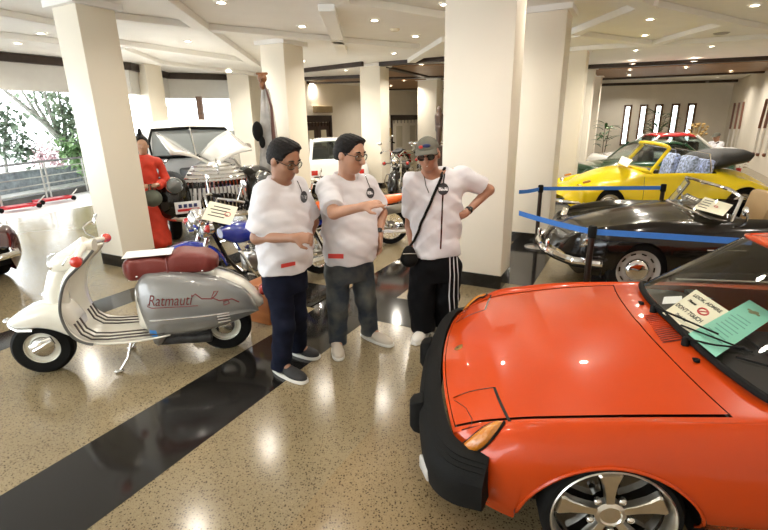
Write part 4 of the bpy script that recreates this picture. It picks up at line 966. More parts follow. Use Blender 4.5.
for sd in (-1, 1):
    MB().tube([(x, sd*(hw_+.002), z) for x, z, hw_ in ex_[:34]], .010, 8).build('shield_edging', mat('grey_rubber_trim', (.10, .10, .095), .5), sco)
    for y in (.09, .15, .205):
        MB().tube([(.985+.0*y, sd*y, .43), (.955, sd*y, .345), (.90, sd*y, .298), (.80, sd*y, .283), (.42, sd*y*.9, .268)], .0065, 6).build('floor_rail', mat('dark_rail_rubber', (.06, .05, .045), .5), sco)
MB().tube([(.86, 0, .96), (.98, 0, .88), (1.09, 0, .74), (1.13, 0, .62), (1.14, 0, .50)], [.06, .06, .07, .078, .085], 16).build('steering_column', M_cream, sco)
xloft([(1.215, .012, .585, .60), (1.19, .045, .565, .64), (1.14, .075, .535, .72), (1.09, .07, .54, .74)], m=10).build('horn_cover', M_cream, sco)
MB().box((1.205, 0, .60), (.03, .05, .045)).build('horn_grille', M_chrome, sco, bevel=.01)
xloft([(1.10, .072, .765, .885), (1.06, .085, .765, .905), (.98, .09, .79, .935), (.90, .085, .87, .975), (.82, .06, .90, .985)], m=14).build('headset', M_cream, sco)
lamp(sco, (1.095, 0, .825), (1, 0, -.18), .066)
MB().tube([(.84, .33, .915), (.86, .2, .935), (.89, 0, .95), (.86, -.2, .935), (.84, -.33, .915)], [.018, .022, .034, .022, .018], 12).build('handlebar', M_cream, sco)
for sd in (-1, 1):
    MB().lathe([(0, -.05), (.022, -.05), (.030, -.02), (.036, .0), (.036, .022), (.026, .03), (0, .032)], (.84, sd*.33, .915), (0, sd, 0), 20).build('grip_end', M_redgrip, sco)['label'] = 'red handlebar grip end'
    MB().tube([(.90, sd*.14, .93), (.93, sd*.22, .915), (.92, sd*.34, .90)], .006).build('brake_lever', M_chrome, sco)
MB().tube([(.86, -.2, .945), (.93, -.22, .985), (.95, -.235, 1.03), (.91, -.25, 1.065), (.87, -.26, 1.08)], .006).build('mirror_stalk', M_chrome, sco)
MB().lathe([(0, .014), (.03, .012), (.045, 0), (.043, -.006), (0, -.006)], (.865, -.262, 1.085), (.8, .2, .3), 20).build('mirror', M_chrome, sco)
# rear body and bulged side panels
xloft([(.60, .10, .26, .60), (.56, .15, .25, .68), (.40, .17, .24, .735), (.15, .175, .24, .705), (-.08, .165, .27, .63), (-.20, .13, .32, .55), (-.29, .07, .34, .44), (-.315, .02, .35, .40)], e=.75, m=30).build('rear_body', M_cream, sco)
tp_ = [(.575, .64), (.53, .705), (.40, .735), (.25, .722), (.114, .692), (-.103, .605), (-.223, .492), (-.275, .372)]
bt_ = [(.575, .50), (.53, .236), (.40, .225), (.25, .222), (.114, .230), (-.103, .283), (-.223, .325), (-.275, .352)]
xs_ = [lerp(.575, -.275, k/40) for k in range(41)]
tz = catmull([-a for a, _ in tp_], [b for _, b in tp_], [-x for x in xs_]); bz = catmull([-a for a, _ in bt_], [b for _, b in bt_], [-x for x in xs_])
panels = []
for sd in (-1, 1):
    rows = []
    for x, zt, zb in zip(xs_, tz, bz):
        f = min(1, max(.0, (x+.285)/.86)); e = math.sin(math.pi*f)**.35
        rows.append([(x, sd*(.135+.105*e*(math.sin(math.pi*k/18)**.55)+.012*(1 if k == 5 else 0)), lerp(zb, zt, k/18)) for k in range(19)])
    panels.append(MB().grid(rows).build('side_panel', M_greyp, sco, solid=.008, ang=60))
pn = panels[1]; bv = bvh_of(pn)
def on_panel(x, z, off=.003):
    h = bv.ray_cast(Vector((x, .6, z)), Vector((0, -1, 0))); return (h[0] if h[0] is not None else Vector((x, .24, z)))+Vector((0, off, 0))
M_script = mat('oxblood_script', (.20, .02, .02), .4)
text_mesh('Ratmauti', .115, pn, 'script_lettering', M_script, basis((-1, 0, -.045), (0, 0, 1), (0, 1, 0), (.345, .24, .535)), ext=.0006, shear=.35, conform=(bv, (0, -1, 0)), off=.003, width=.31)
def swirl(pts, r): MB().tube([on_panel(x, z) for x, z in pts], r, 5).build('script_swash', M_script, pn)
swirl([(.49, .52), (.50, .50), (.47, .487), (.40, .488), (.30, .486), (.15, .48)], .003)
swirl([(.19, .55), (.16, .57), (.12, .53), (.05, .52), (.02, .545), (.0, .57), (.03, .57), (.05, .53), (.0, .50), (-.06, .50), (-.07, .47), (-.03, .46), (-.03, .49), (-.09, .50), (-.14, .465)], .0045)
MB().tube([on_panel(lerp(.50, -.06, k/20), lerp(.388, .392, k/20)) for k in range(21)], .006, 6).build('panel_strip', M_chrome, sco)
for k in range(3):
    MB().tube([on_panel(lerp(.03, -.06, j/5), .372-.030*k) for j in range(6)], .009, 6).build('panel_louvre', M_chrome, sco)
MB().grid([[on_panel(lerp(.52, .47, i/3), lerp(.25, .31, j/3), .002) for j in range(4)] for i in range(4)]).build('blue_sticker', mat('blue_sticker', (.03, .22, .60), .4), sco)
# seat
sr = xloft([(.655, .06, .715, .79), (.63, .115, .69, .825), (.52, .135, .675, .845), (.40, .14, .68, .842), (.335, .138, .685, .83), (.30, .14, .69, .852), (.15, .135, .69, .85), (.03, .12, .695, .815), (-.005, .08, .71, .785)], e=.42, m=40)
st_ = sr.build('seat', M_seat, sco)
MB().tube([(.338, .141, .70), (.338, .13, .825), (.338, .07, .848), (.338, -.07, .848), (.338, -.13, .825)], .007, 6).build('seat_strap', M_seat, st_)
for x in (.55, .40, .25, .10): MB().ell((x, .138, .715), (.008, .005, .008), nu=8, nv=6).build('seat_stud', M_chrome, st_)
MB().box((.32, 0, .69), (.60, .22, .03)).build('seat_base', M_cream, sco, bevel=.008)
t = thing('paper_card', 'white paper card lying on the oxblood seat of the cream scooter', 'card', sco.matrix_world.to_translation(), sco.rotation_euler.z)
t.location = sco.location+rotz(sco.rotation_euler.z) @ Vector((.47, .02, .852))
MB().box((0, 0, .004), (.33, .20, .003), Matrix.Rotation(.05, 3, 'Z')).build('sheet', mat('white_paper', (.8, .8, .78), .7), t, smooth=False)
MB().tube([(.66, .13, .24), (.70, .17, .10), (.76, .19, .015)], .011).ell((.77, .195, .012), (.035, .016, .012)).build('centre_stand', M_silver, sco)
MB().tube([(.66, -.13, .24), (.70, -.17, .10), (.76, -.19, .015)], .011).ell((.77, -.195, .012), (.035, .016, .012)).build('centre_stand', M_silver, sco)
MB().box((.32, 0, .20), (.42, .20, .12)).cyl((.5, .06, .17), (.1, .08, .15), .045).build('engine_casing', mat('dark_engine', (.03, .03, .032), .5, noise=.5, nscale=20), sco, bevel=.02)
MB().ell((-.315, 0, .47), (.03, .06, .045)).build('tail_lamp', mat('red_lens', (.45, .02, .015), .2, coat=1), sco)
# ---------------- motorcycles
def motorcycle(label, loc, rz, paint, seat_m, scale=1, style='cruiser', group=None):
    o = thing('motorcycle', label, 'motorcycle', loc, rz, group, scale); WB_ = 1.58
    dk = mat('dark_engine', (.03, .03, .032), .5, noise=.5, nscale=20)
    for x, r in ((0, .315), (WB_, .315)):
        t = MB().lathe([(r*.74, -.055), (r*.93, -.06), (r, -.03), (r, .03), (r*.93, .06), (r*.74, .055), (r*.72, 0), (r*.74, -.055)], (x, 0, r), (0, 1, 0), 36, cap=False).build('wheel', M_matte, o)
        MB().lathe([(r*.73, -.045), (r*.70, 0), (r*.73, .045)], (x, 0, r), (0, 1, 0), 36, cap=False).lathe([(0, -.07), (.045, -.06), (.035, 0), (.045, .06), (0, .07)], (x, 0, r), (0, 1, 0), 16).build('rim', M_chrome, t)
        sp = MB()
        for k in range(20):
            a = 2*math.pi*k/20; b_ = a+(.35 if k % 2 else -.35); sp.tube([(x+.04*math.cos(b_), .03*(1 if k % 4 < 2 else -1), r+.04*math.sin(b_)), (x+r*.71*math.cos(a), 0, r+r*.71*math.sin(a))], .0035, 4)
        sp.build('spokes', M_chrome, t)
        MB().lathe([(.03, .05), (.10, .05), (.10, .056), (.03, .056)], (x, 0, r), (0, 1, 0), 24, cap=False).build('brake_disc', M_steel, t)
    def fender(xc, a0, a1, rr, hw_, nm):
        rows = []
        for i in range(19):
            a = math.radians(lerp(a0, a1, i/18)); rows.append([(xc+(rr-.05*abs(k/8)**2.5)*math.cos(a), hw_*k/8, .315+(rr-.05*abs(k/8)**2.5)*math.sin(a)) for k in range(-8, 9)])
        MB().grid(rows).build(nm, paint, o, solid=.008)
    fender(WB_, -10 if style == 'cruiser' else 40, 165, .385, .115 if style == 'cruiser' else .09, 'front_fender'); fender(0, 20, 190, .375, .105, 'rear_fender')
    for sd in (-1, 1):
        MB().tube([(WB_, sd*.10, .315), (WB_-.16, sd*.10, .70), (WB_-.27, sd*.10, .98)], [.026, .026, .022]).build('fork_tube', M_chrome, o)
        MB().tube([(0, sd*.12, .315), (.5, sd*.12, .36)], .022).build('swing_arm', M_steel, o)
        MB().tube([(.05, sd*.14, .33), (.22, sd*.13, .70)], .03).build('shock_absorber', M_chrome, o)
        MB().tube([(.92, sd*.08, .50), (.80, sd*.17, .30), (.55, sd*.20, .25), (-.25, sd*.20, .27)], [.028, .03, .042, .05]).build('exhaust_pipe', M_chrome, o)
        MB().tube([(WB_-.28, sd*.06, 1.0), (WB_-.30, sd*.16, 1.10), (WB_-.42, sd*.34, 1.08), (WB_-.55, sd*.40, 1.04)], .013).build('handlebar', M_chrome, o)
        MB().cyl((WB_-.47, sd*.365, 1.065), (WB_-.58, sd*.41, 1.03), .02).build('grip', M_matte, o)
        MB().tube([(WB_-.42, sd*.33, 1.09), (WB_-.44, sd*.40, 1.22)], .006).ell((WB_-.45, sd*.41, 1.25), (.012, .06, .04)).build('mirror', M_chrome, o)
        a = lamp(o, (WB_-.14, sd*.26, .84), (1, 0, .1), .042, 'turn_signal'); b_ = MB().ell((WB_-.12, sd*.26, .845), (.035, .036, .036)).build('signal_lens', mat('red_lens', (.45, .02, .015), .2, coat=1), a); b_['label'] = 'red signal lens'
        MB().tube([(WB_-.2, sd*.1, .84), (WB_-.17, sd*.26, .84)], .012).build('signal_bar', M_chrome, o)
        MB().cyl((.72, sd*.08, .33), (.80, sd*.30, .32), .018).build('foot_peg', M_matte, o)
    MB().box((WB_-.25, 0, .92), (.06, .26, .03), Matrix.Rotation(.4, 3, 'Y')).box((WB_-.19, 0, .76), (.06, .26, .03), Matrix.Rotation(.4, 3, 'Y')).build('fork_yoke', M_chrome, o, bevel=.006)
    hd = lamp(o, (WB_-.10, 0, .90), (1, 0, -.05), .095); MB().ell((WB_-.15, 0, .90), (.11, .105, .105)).build('lamp_shell', M_chrome, hd)
    MB().tube([(WB_-.24, 0, .88), (.95, 0, .70), (.5, 0, .60), (.42, 0, .40), (.55, 0, .26), (1.05, 0, .24), (1.2, 0, .45), (WB_-.24, 0, .82)], .022).build('frame', M_blackpaint, o)
    xloft([(1.24, .07, .67, .77), (1.13, .15, .60, .81), (.95, .175, .59, .81), (.75, .13, .60, .75), (.62, .05, .62, .69)], e=.85).build('fuel_tank', paint, o)
    MB().lathe([(.035, 0), (.035, .02), (0, .025)], (1.0, 0, .805), (0, 0, 1), 16).build('filler_cap', M_chrome, o)
    xloft([(.70, .08, .66, .71), (.55, .16, .64, .72), (.32, .19, .66, .76), (.22, .15, .68, .80), (.05, .12, .68, .77), (-.12, .08, .68, .72)], e=.7).build('seat', seat_m, o)
    MB().box((.8, 0, .36), (.42, .22, .2)).build('crankcase', M_steel, o, bevel=.04)
    for s2, ang in ((1, -.38), (-1, .38)):
        mb = MB(); R = Matrix.Rotation(ang*-1, 3, 'Y')
        for k in range(7):
            mb.lathe([(.085, 0), (.085, .012), (.05, .014), (.05, .026)], Vector((.8, 0, .44))+R @ Vector((0, 0, .026*k)), R @ Vector((0, 0, 1)), 16)
        mb.build('cylinder', M_silver, o)
    MB().lathe([(0, .0), (.08, .0), (.085, .02), (.05, .04), (0, .045)], (.8, .14, .55), (0, 1, 0), 20).build('air_cleaner', M_chrome, o)
    MB().tube([(.62, .12, .26), (.56, .20, .02)], .012).build('side_stand', M_matte, o)
    MB().ell((-.36, 0, .55), (.04, .06, .04)).build('tail_lamp', mat('red_lens', (.45, .02, .015), .2, coat=1), o)
    if style == 'cruiser':
        for sd in (-1, 1):
            MB().tube([(1.12, sd*.06, .62), (1.16, sd*.26, .56), (1.10, sd*.32, .40), (1.0, sd*.26, .26), (1.0, sd*.06, .24)], .016).build('crash_bar', M_chrome, o)
            MB().tube([(.30, sd*.17, .60), (-.05, sd*.20, .62), (-.32, sd*.20, .56), (-.30, sd*.20, .40), (.05, sd*.18, .42)], .012).build('luggage_rail', M_chrome, o)
    return o
M_bluep = mat('deep_blue_paint', (.012, .03, .32), .18, coat=1.0)
mc1 = motorcycle('blue chrome cruiser motorcycle with red signal lamps behind the cream scooter', (-.76, 5.42, 0), math.atan2(-.69, -.74), M_bluep, M_int, .98)
lamp(mc1, (1.48, -.16, .80), (1, -.1, 0), .055, 'spot_lamp'); lamp(mc1, (1.48, .16, .80), (1, .1, 0), .055, 'spot_lamp')
p = at(220, 213, 4.15); t = thing('sign_card', 'cream sign card propped on the blue motorcycle\'s handlebar', 'sign', p)
R = (CAMP-p).normalized(); nz = (R+Vector((-.1, 0, .9))).normalized(); exx = Vector((.93, .0, -.25)); exx = (exx-nz*exx.dot(nz)).normalized(); eyy = nz.cross(exx)
MB().box((0, 0, 0), (.26, .21, .003), Matrix((exx, eyy, nz)).transposed()).build('sheet', M_paper, t, smooth=False)
mb = MB()
for k in range(4): mb.box(eyy*(.06-.035*k)+nz*.003-exx*.02*(k % 2), (.15, .010, .001), Matrix((exx, eyy, nz)).transposed())
mb.build('printed_lines', M_ink, t, smooth=False)
c = exx*.07-eyy*.0+nz*.004; MB().tube([c+exx*.024*math.cos(a)+eyy*.024*math.sin(a) for a in [2*math.pi*k/20 for k in range(20)]], .003, 5, closed=True).build('prohibition_mark', M_redink, t)
M_orng = mat('bright_orange_plastic', (.80, .14, .02), .3, coat=.6)
ob_ = motorcycle('orange tailed motorcycle between the man in denim jeans and the man in the cap', (.10, 6.76, 0), math.radians(186), M_orng, M_int, .86, 'scrambler')
xloft([(.42, .10, .66, .74), (.30, .14, .66, .80), (.05, .13, .68, .84), (-.18, .09, .74, .86), (-.34, .04, .80, .86)], e=.7).build('tail_cowl', M_orng, ob_)
MB().box((.02, .17, .62), (.46, .02, .15), Matrix.Rotation(.15, 3, 'Y')).build('silver_side_panel', M_steel, ob_, bevel=.006)
motorcycle('dark motorcycle with round chrome headlamp in the far row', (.55, 11.9, 0), math.radians(-100), M_blackpaint, M_int, 1, 'cruiser', 'motorcycles in the far row')
motorcycle('red tanked motorcycle at the back of the far row near the dark doors', (.75, 16.8, 0), math.radians(-130), mat('dark_red_paint', (.35, .01, .01), .2, coat=1), M_int, 1, 'cruiser', 'motorcycles in the far row')
motorcycle('charcoal motorcycle in the far row right of the one with the round headlamp', (1.22, 13.2, 0), math.radians(-95), mat('charcoal_paint', (.05, .05, .05), .25, coat=1), M_int, .95, 'cruiser', 'motorcycles in the far row')
# ================================================================== people: one continuous body each, clothes as parts
class Field:
    """signed distance field on a grid, meshed with surface nets"""
    def __init__(s, lo, hi, h):
        s.lo = np.array(lo, np.float32); s.h = h; s.n = np.ceil((np.array(hi)-lo)/h).astype(int)+1; s.d = np.full(s.n, 1., np.float32)
    def sub(s, lo, hi):
        a = np.clip(np.floor((np.array(lo)-s.lo)/s.h).astype(int), 0, s.n-1); b = np.clip(np.ceil((np.array(hi)-s.lo)/s.h).astype(int)+1, 1, s.n)
        if np.any(b <= a): return None
        g = [s.lo[i]+s.h*np.arange(a[i], b[i], dtype=np.float32) for i in range(3)]
        return (slice(a[0], b[0]), slice(a[1], b[1]), slice(a[2], b[2])), g[0][:, None, None], g[1][None, :, None], g[2][None, None, :]
    def put(s, sl, d, k):
        o = s.d[sl]
        if k <= 0: s.d[sl] = np.minimum(o, d)
        else:
            hh = np.clip(.5+.5*(o-d)/k, 0, 1); s.d[sl] = o*(1-hh)+d*hh-k*hh*(1-hh)
    def cap(s, a, b, ra, rb, k=.02, flat=None, sy=None):
        a, b = np.array(a, np.float32), np.array(b, np.float32); m = max(ra, rb)+k+.03
        r = s.sub(np.minimum(a, b)-m, np.maximum(a, b)+m)
        if r is None: return s
        sl, X, Y, Z = r; ba = b-a; L2 = max(float(ba@ba), 1e-9)
        t = np.clip(((X-a[0])*ba[0]+(Y-a[1])*ba[1]+(Z-a[2])*ba[2])/L2, 0, 1)
        d = np.sqrt((X-a[0]-t*ba[0])**2+(Y-a[1]-t*ba[1])**2+(Z-a[2]-t*ba[2])**2)-(ra+(rb-ra)*t)
        if flat is not None:   # list of (point, normal): keep the side opposite the normal
            for p, n in flat: d = np.maximum(d, (X-p[0])*n[0]+(Y-p[1])*n[1]+(Z-p[2])*n[2])
        s.put(sl, d, k); return s
    def ell(s, c, R, rad, k=.02, cut=None, op='add'):
        """R rows = local axes"""
        c = np.array(c, np.float32); rad = np.array(rad, np.float32); m = float(rad.max())+k+.03
        r = s.sub(c-m, c+m)
        if r is None: return s
        sl, X, Y, Z = r; X = X-c[0]; Y = Y-c[1]; Z = Z-c[2]
        q = [R[i][0]*X+R[i][1]*Y+R[i][2]*Z for i in range(3)]
        k0 = np.sqrt(sum((q[i]/rad[i])**2 for i in range(3))); k1 = np.sqrt(sum((q[i]/rad[i]**2)**2 for i in range(3)))+1e-6
        d = k0*(k0-1)/k1
        if cut is not None:
            for p, n in cut: d = np.maximum(d, (X+c[0]-p[0])*n[0]+(Y+c[1]-p[1])*n[1]+(Z+c[2]-p[2])*n[2])
        if op == 'add': s.put(sl, d, k)
        else: s.d[sl] = np.maximum(s.d[sl], -d)
        return s
    def tor(s, pts, k=.03):
        """elliptical-section column: pts = list of (centre, half width, half depth), shared side/front axes"""
        pts = sorted(pts, key=lambda p: p[0][2]); C = np.array([p[0] for p in pts]); m = max(max(p[1], p[2]) for p in pts)+.06
        sl, X, Y, Z = s.sub(C.min(0)-m, C.max(0)+m); z = Z.ravel(); zc = np.clip(z, C[0, 2], C[-1, 2])
        q = catmull(C[:, 2], np.array([[p[0][0], p[0][1], p[1], p[2]] for p in pts]), zc); cx_, cy_, ww, ff = [q[:, i][None, None, :].astype(np.float32) for i in range(4)]
        a = (X-cx_)*s.sd[0]+(Y-cy_)*s.sd[1]; b = (X-cx_)*s.fd[0]+(Y-cy_)*s.fd[1]
        d = (np.sqrt((a/ww)**2+(b/ff)**2)-1)*np.minimum(ww, ff); d = np.maximum(d, np.maximum(C[0, 2]-Z, Z-C[-1, 2])); s.put(sl, d, .004); return s
    def cutplane(s, p, n, k=0):
        X = s.lo[0]+s.h*np.arange(s.n[0], dtype=np.float32); Y = s.lo[1]+s.h*np.arange(s.n[1], dtype=np.float32); Z = s.lo[2]+s.h*np.arange(s.n[2], dtype=np.float32)
        s.d = np.maximum(s.d, (X[:, None, None]-p[0])*n[0]+(Y[None, :, None]-p[1])*n[1]+(Z[None, None, :]-p[2])*n[2]); return s
    def wrinkle(s, amp, f, seed=0):
        X = s.lo[0]+s.h*np.arange(s.n[0], dtype=np.float32); Y = s.lo[1]+s.h*np.arange(s.n[1], dtype=np.float32); Z = s.lo[2]+s.h*np.arange(s.n[2], dtype=np.float32)
        X = X[:, None, None]; Y = Y[None, :, None]; Z = Z[None, None, :]
        s.d = s.d+amp*(np.sin(f*(.8*X+.5*Y+1.3*Z)+seed+1.6*np.sin(9*Z+4*X))*.6+.5*np.sin(f*1.7*(-.6*X+.9*Y+.9*Z)+2*seed+1.2*np.sin(7*X-5*Z))+.3*np.sin(f*2.9*(.5*X-.7*Y+.4*Z)+seed)); return s
    def mesh(s, org=(0, 0, 0)):
        d = s.d; org = np.array(org); ins = d < 0; n = d.shape
        c = ins[:-1, :-1, :-1].astype(np.int8)
        for i in (0, 1):
            for j in (0, 1):
                for k in (0, 1):
                    if i+j+k: c = c+ins[i:n[0]-1+i, j:n[1]-1+j, k:n[2]-1+k]
        act = np.argwhere((c > 0) & (c < 8)); idx = np.full((n[0]-1, n[1]-1, n[2]-1), -1, np.int64); idx[tuple(act.T)] = np.arange(len(act))
        acc = np.zeros((len(act), 3)); cnt = np.zeros(len(act)); cs = [(i, j, k) for i in (0, 1) for j in (0, 1) for k in (0, 1)]
        val = {q: d[act[:, 0]+q[0], act[:, 1]+q[1], act[:, 2]+q[2]] for q in cs}
        for p in cs:
            for ax in range(3):
                if p[ax]: continue
                q = list(p); q[ax] = 1; q = tuple(q); a, b = val[p], val[q]; m = (a < 0) != (b < 0)
                t = np.where(m, a/np.where(m, a-b, 1), 0)
                pt = np.tile(np.array(p, float), (len(act), 1)); pt[:, ax] += t; acc[m] += pt[m]; cnt[m] += 1
        V_ = (act+acc/cnt[:, None])*s.h+s.lo-org; F_ = []
        for ax in range(3):
            o1, o2 = [(1, 2), (2, 0), (0, 1)][ax]
            sl0 = [slice(1, n[i]-1) for i in range(3)]; sl0[ax] = slice(0, n[ax]-1); sl1 = list(sl0); sl1[ax] = slice(1, n[ax])
            a = ins[tuple(sl0)]; b = ins[tuple(sl1)]; e = np.argwhere(a != b); flip = a[tuple(e.T)]
            off = np.array([1, 1, 1]); off[ax] = 0; e = e+off
            def at_(x, y):
                q = e.copy(); q[:, o1] -= x; q[:, o2] -= y; return idx[tuple(q.T)]
            quad = np.stack([at_(0, 0), at_(1, 0), at_(1, 1), at_(0, 1)], 1); quad[~flip] = quad[~flip][:, ::-1]; F_.append(quad)
        F_ = np.concatenate(F_); F_ = F_[(F_ >= 0).all(1)]
        return V_, F_
def field_obj(F, name, m, parent, org, smooth_it=2):
    V_, F_ = F.mesh(org); me = bpy.data.meshes.new(name); me.from_pydata(V_.tolist(), [], F_[:, ::-1].tolist()); me.materials.append(m)
    bm = bmesh.new(); bm.from_mesh(me)
    for _ in range(smooth_it): bmesh.ops.smooth_vert(bm, verts=bm.verts, factor=.5, use_axis_x=True, use_axis_y=True, use_axis_z=True)
    bmesh.ops.recalc_face_normals(bm, faces=bm.faces); bm.to_mesh(me); bm.free(); me.shade_smooth()
    o = bpy.data.objects.new(name, me); COL.objects.link(o); o.parent = parent; return o
nv = lambda v: np.array(v, float)/np.linalg.norm(v)
def head_frame(yaw, pitch, roll=0):
    f = np.array([math.cos(pitch)*math.cos(yaw), math.cos(pitch)*math.sin(yaw), math.sin(pitch)]); l = np.array([-math.sin(yaw), math.cos(yaw), 0.])
    u = np.cross(f, l); l = l*math.cos(roll)+u*math.sin(roll); u = np.cross(f, l); return f, l, u
M_hair = mat('black_grey_hair', (.008, .0065, .006), .5, noise=.5, nscale=60, bump=.6, bscale=150, spec=.15)
M_shirt = mat('white_cotton', (.67, .66, .69), .85, noise=.02, nscale=30, sheen=.2)
M_sock = mat('beige_knit', (.50, .44, .36), .8, bump=.4, bscale=160)
M_eye = mat('eye_white', (.7, .68, .64), .2); M_iris = mat('dark_iris', (.02, .012, .008), .1); M_lip = mat('lip_skin', (.24, .07, .055), .5)
def skin(nm, c):
    return mat(nm, c, .45, noise=.08, nscale=14, bump=.08, bscale=90)
def add_head(F, hc, fr, s=1.0, jaw=1.0):
    f, l, u = fr; R = (f, l, u); P_ = lambda a, b, c: hc+(f*a+l*b+u*c)*s
    F.ell(P_(-.008, 0, .030), R, np.array([.098, .078, .088])*s, .01)
    F.ell(P_(.022, 0, -.030), R, np.array([.072, .064*jaw, .085])*s, .03)
    F.ell(P_(.052, 0, -.082), R, np.array([.034, .036*jaw, .028])*s, .025)
    for sd in (-1, 1):
        F.ell(P_(.052, sd*.036, -.022), R, np.array([.032, .026, .026])*s, .02)   # cheek
        F.ell(P_(.074, sd*.030, .030), R, np.array([.018, .026, .010])*s, .012)   # brow
        F.ell(P_(-.008, sd*.080, -.005), R, np.array([.022, .010, .034])*s, .006)  # ear
        F.ell(P_(.090, sd*.013, -.030), R, np.array([.012, .010, .009])*s, .006)   # nostril wing
    F.cap(P_(.084, 0, .026), P_(.112, 0, -.024), .010*s, .0155*s, .010)            # nose
    F.ell(P_(.084, 0, -.054), R, np.array([.014, .026, .008])*s, .006); F.ell(P_(.082, 0, -.066), R, np.array([.013, .022, .008])*s, .006)
    return P_
def face_parts(par, hc, fr, s, org, sm, smile=0, eyes=True):
    f, l, u = fr; P_ = lambda a, b, c: Vector((hc+(f*a+l*b+u*c)*s-org)); M3 = Matrix((f, l, u)).transposed()
    for sd in (-1, 1):
        if eyes:
            e = MB().ell(P_(.079, sd*.031, .008), (.009*s, .014*s, .0075*s), M3).build('eye', M_eye, par); MB().ell(P_(.085, sd*.031, .008), (.005*s, .006*s, .006*s), M3).build('iris', M_iris, e)
        MB().tube([P_(.089, sd*.014, .030), P_(.092, sd*.032, .037), P_(.080, sd*.052, .031)], [.004*s, .0055*s, .003*s], 6).build('eyebrow', M_hair, par)
    MB().tube([P_(.088-.016*abs(k/4)**2, .028*k/4, -.060+.010*smile*(k/4)**2) for k in range(-4, 5)], [.003*s, .005*s, .0065*s, .007*s, .007*s, .007*s, .0065*s, .005*s, .003*s], 8).build('mouth', M_lip, par)
    if smile: MB().tube([P_(.0935-.016*abs(k/4)**2, .020*k/4, -.060+.010*smile*(k/4)**2) for k in range(-4, 5)], .0035*s, 6).build('teeth', mat('tooth_white', (.75, .72, .66), .3), par)
def hair(par, hc, fr, s, org, style='side'):
    f, l, u = fr; R = (f, l, u); P_ = lambda a, b, c: hc+(f*a+l*b+u*c)*s
    F = Field(hc-.17, hc+.17, .005)
    F.ell(P_(-.014, 0, .036), R, np.array([.101, .0865, .0925])*s, .01)
    F.ell(P_(.034, .015, .098), R, np.array([.048, .052, .024])*s, .02)
    F.ell(P_(-.030, 0, .005), R, np.array([.0845, .0875, .089])*s, .012); F.ell(P_(-.005, 0, .01), R, np.array([.052, .0880, .072])*s, .012)
    F.cutplane(P_(.069, 0, .088), nv(f*.95-u*.32))
    F.ell(P_(.125, 0, -.03), R, np.array([.095, .10, .10])*s, op='sub'); F.ell(P_(.06, 0, -.105), R, np.array([.22, .2, .075])*s, op='sub')
    for sd in (-1, 1): F.ell(P_(.0, sd*.100, -.025), R, np.array([.028, .034, .046])*s, op='sub')
    F.ell(P_(-.005, 0, .02), R, np.array([.088, .070, .080])*s, op='sub')
    F.wrinkle(.0022, 170, 1); return field_obj(F, 'hair', M_hair, par, org, 1)
def glasses(par, hc, fr, s, org, dark=False):
    f, l, u = fr; P_ = lambda a, b, c: Vector((hc+(f*a+l*b+u*c)*s-org)); m = M_matte if dark else mat('gunmetal_rim', (.05, .045, .04), .3, .8)
    mb = MB()
    for sd in (-1, 1):
        mb.tube([P_(.101-.012*abs(math.cos(t)*.6+.4*1)*.0-.010*(1+math.cos(t)*1)/2, sd*(.034+.026*math.cos(t)), .004+.020*math.sin(t)) for t in [2*math.pi*k/24 for k in range(24)]], .0028*s if not dark else .004, 6, closed=True)
        mb.tube([P_(.090, sd*.060, .010), P_(.06, sd*.078, .012), P_(-.01, sd*.083, .012), P_(-.03, sd*.082, -.01)], .0025*s, 6)
    mb.tube([P_(.101, -.009, .010), P_(.105, 0, .013), P_(.101, .009, .010)], .0025*s, 6); g = mb.build('sunglasses' if dark else 'glasses', m, par)
    for sd in (-1, 1):
        ring = [P_(.101-.010*(1+math.cos(t))/2, sd*(.034+.025*math.cos(t)), .004+.019*math.sin(t)) for t in [2*math.pi*k/24 for k in range(24)]]
        MB().add(ring, [tuple(range(24))]).build('lens', mat('sunglass_lens', (.006, .006, .007), .08, coat=1) if dark else M_lens, g, smooth=False, solid=.001)
    return g
def add_hand(F, wr, d, n, side, curl=.5, s=1.0, point=False):
    """wrist, direction of the fingers, palm normal; side = +1 if the thumb lies towards n x d"""
    d = nv(d); n = nv(n-d*np.dot(n, d)); t = np.cross(n, d)*side; w = np.array(wr, float)
    F.ell(w+d*.048*s, (d, t, n), np.array([.052, .040, .016])*s, .012)
    F.cap(w, w+d*.03*s, .026*s, .028*s, .015)
    L = [.066, .074, .070, .056]
    for i in range(4):
        b = w+d*.082*s+t*(.029-.0195*i)*s; c = curl if not (point and i == 0) else .08
        q = b; a = c*.55
        for j, frac in enumerate((.45, .32, .23)):
            a2 = a+c*.75*j; dd = d*math.cos(a2)+n*math.sin(a2); q2 = q+dd*L[i]*frac*s; F.cap(q, q2, (.0092-.0008*j)*s, (.0086-.0008*j)*s, .004); q = q2
    b = w+d*.028*s+t*.028*s; m_ = b+(d*.55+t*.65+n*.35)*.036*s; e = m_+(d*.85+t*.15+n*.45)*.034*s
    F.cap(b, m_, .014*s, .011*s, .008); F.cap(m_, e, .0105*s, .009*s, .004)
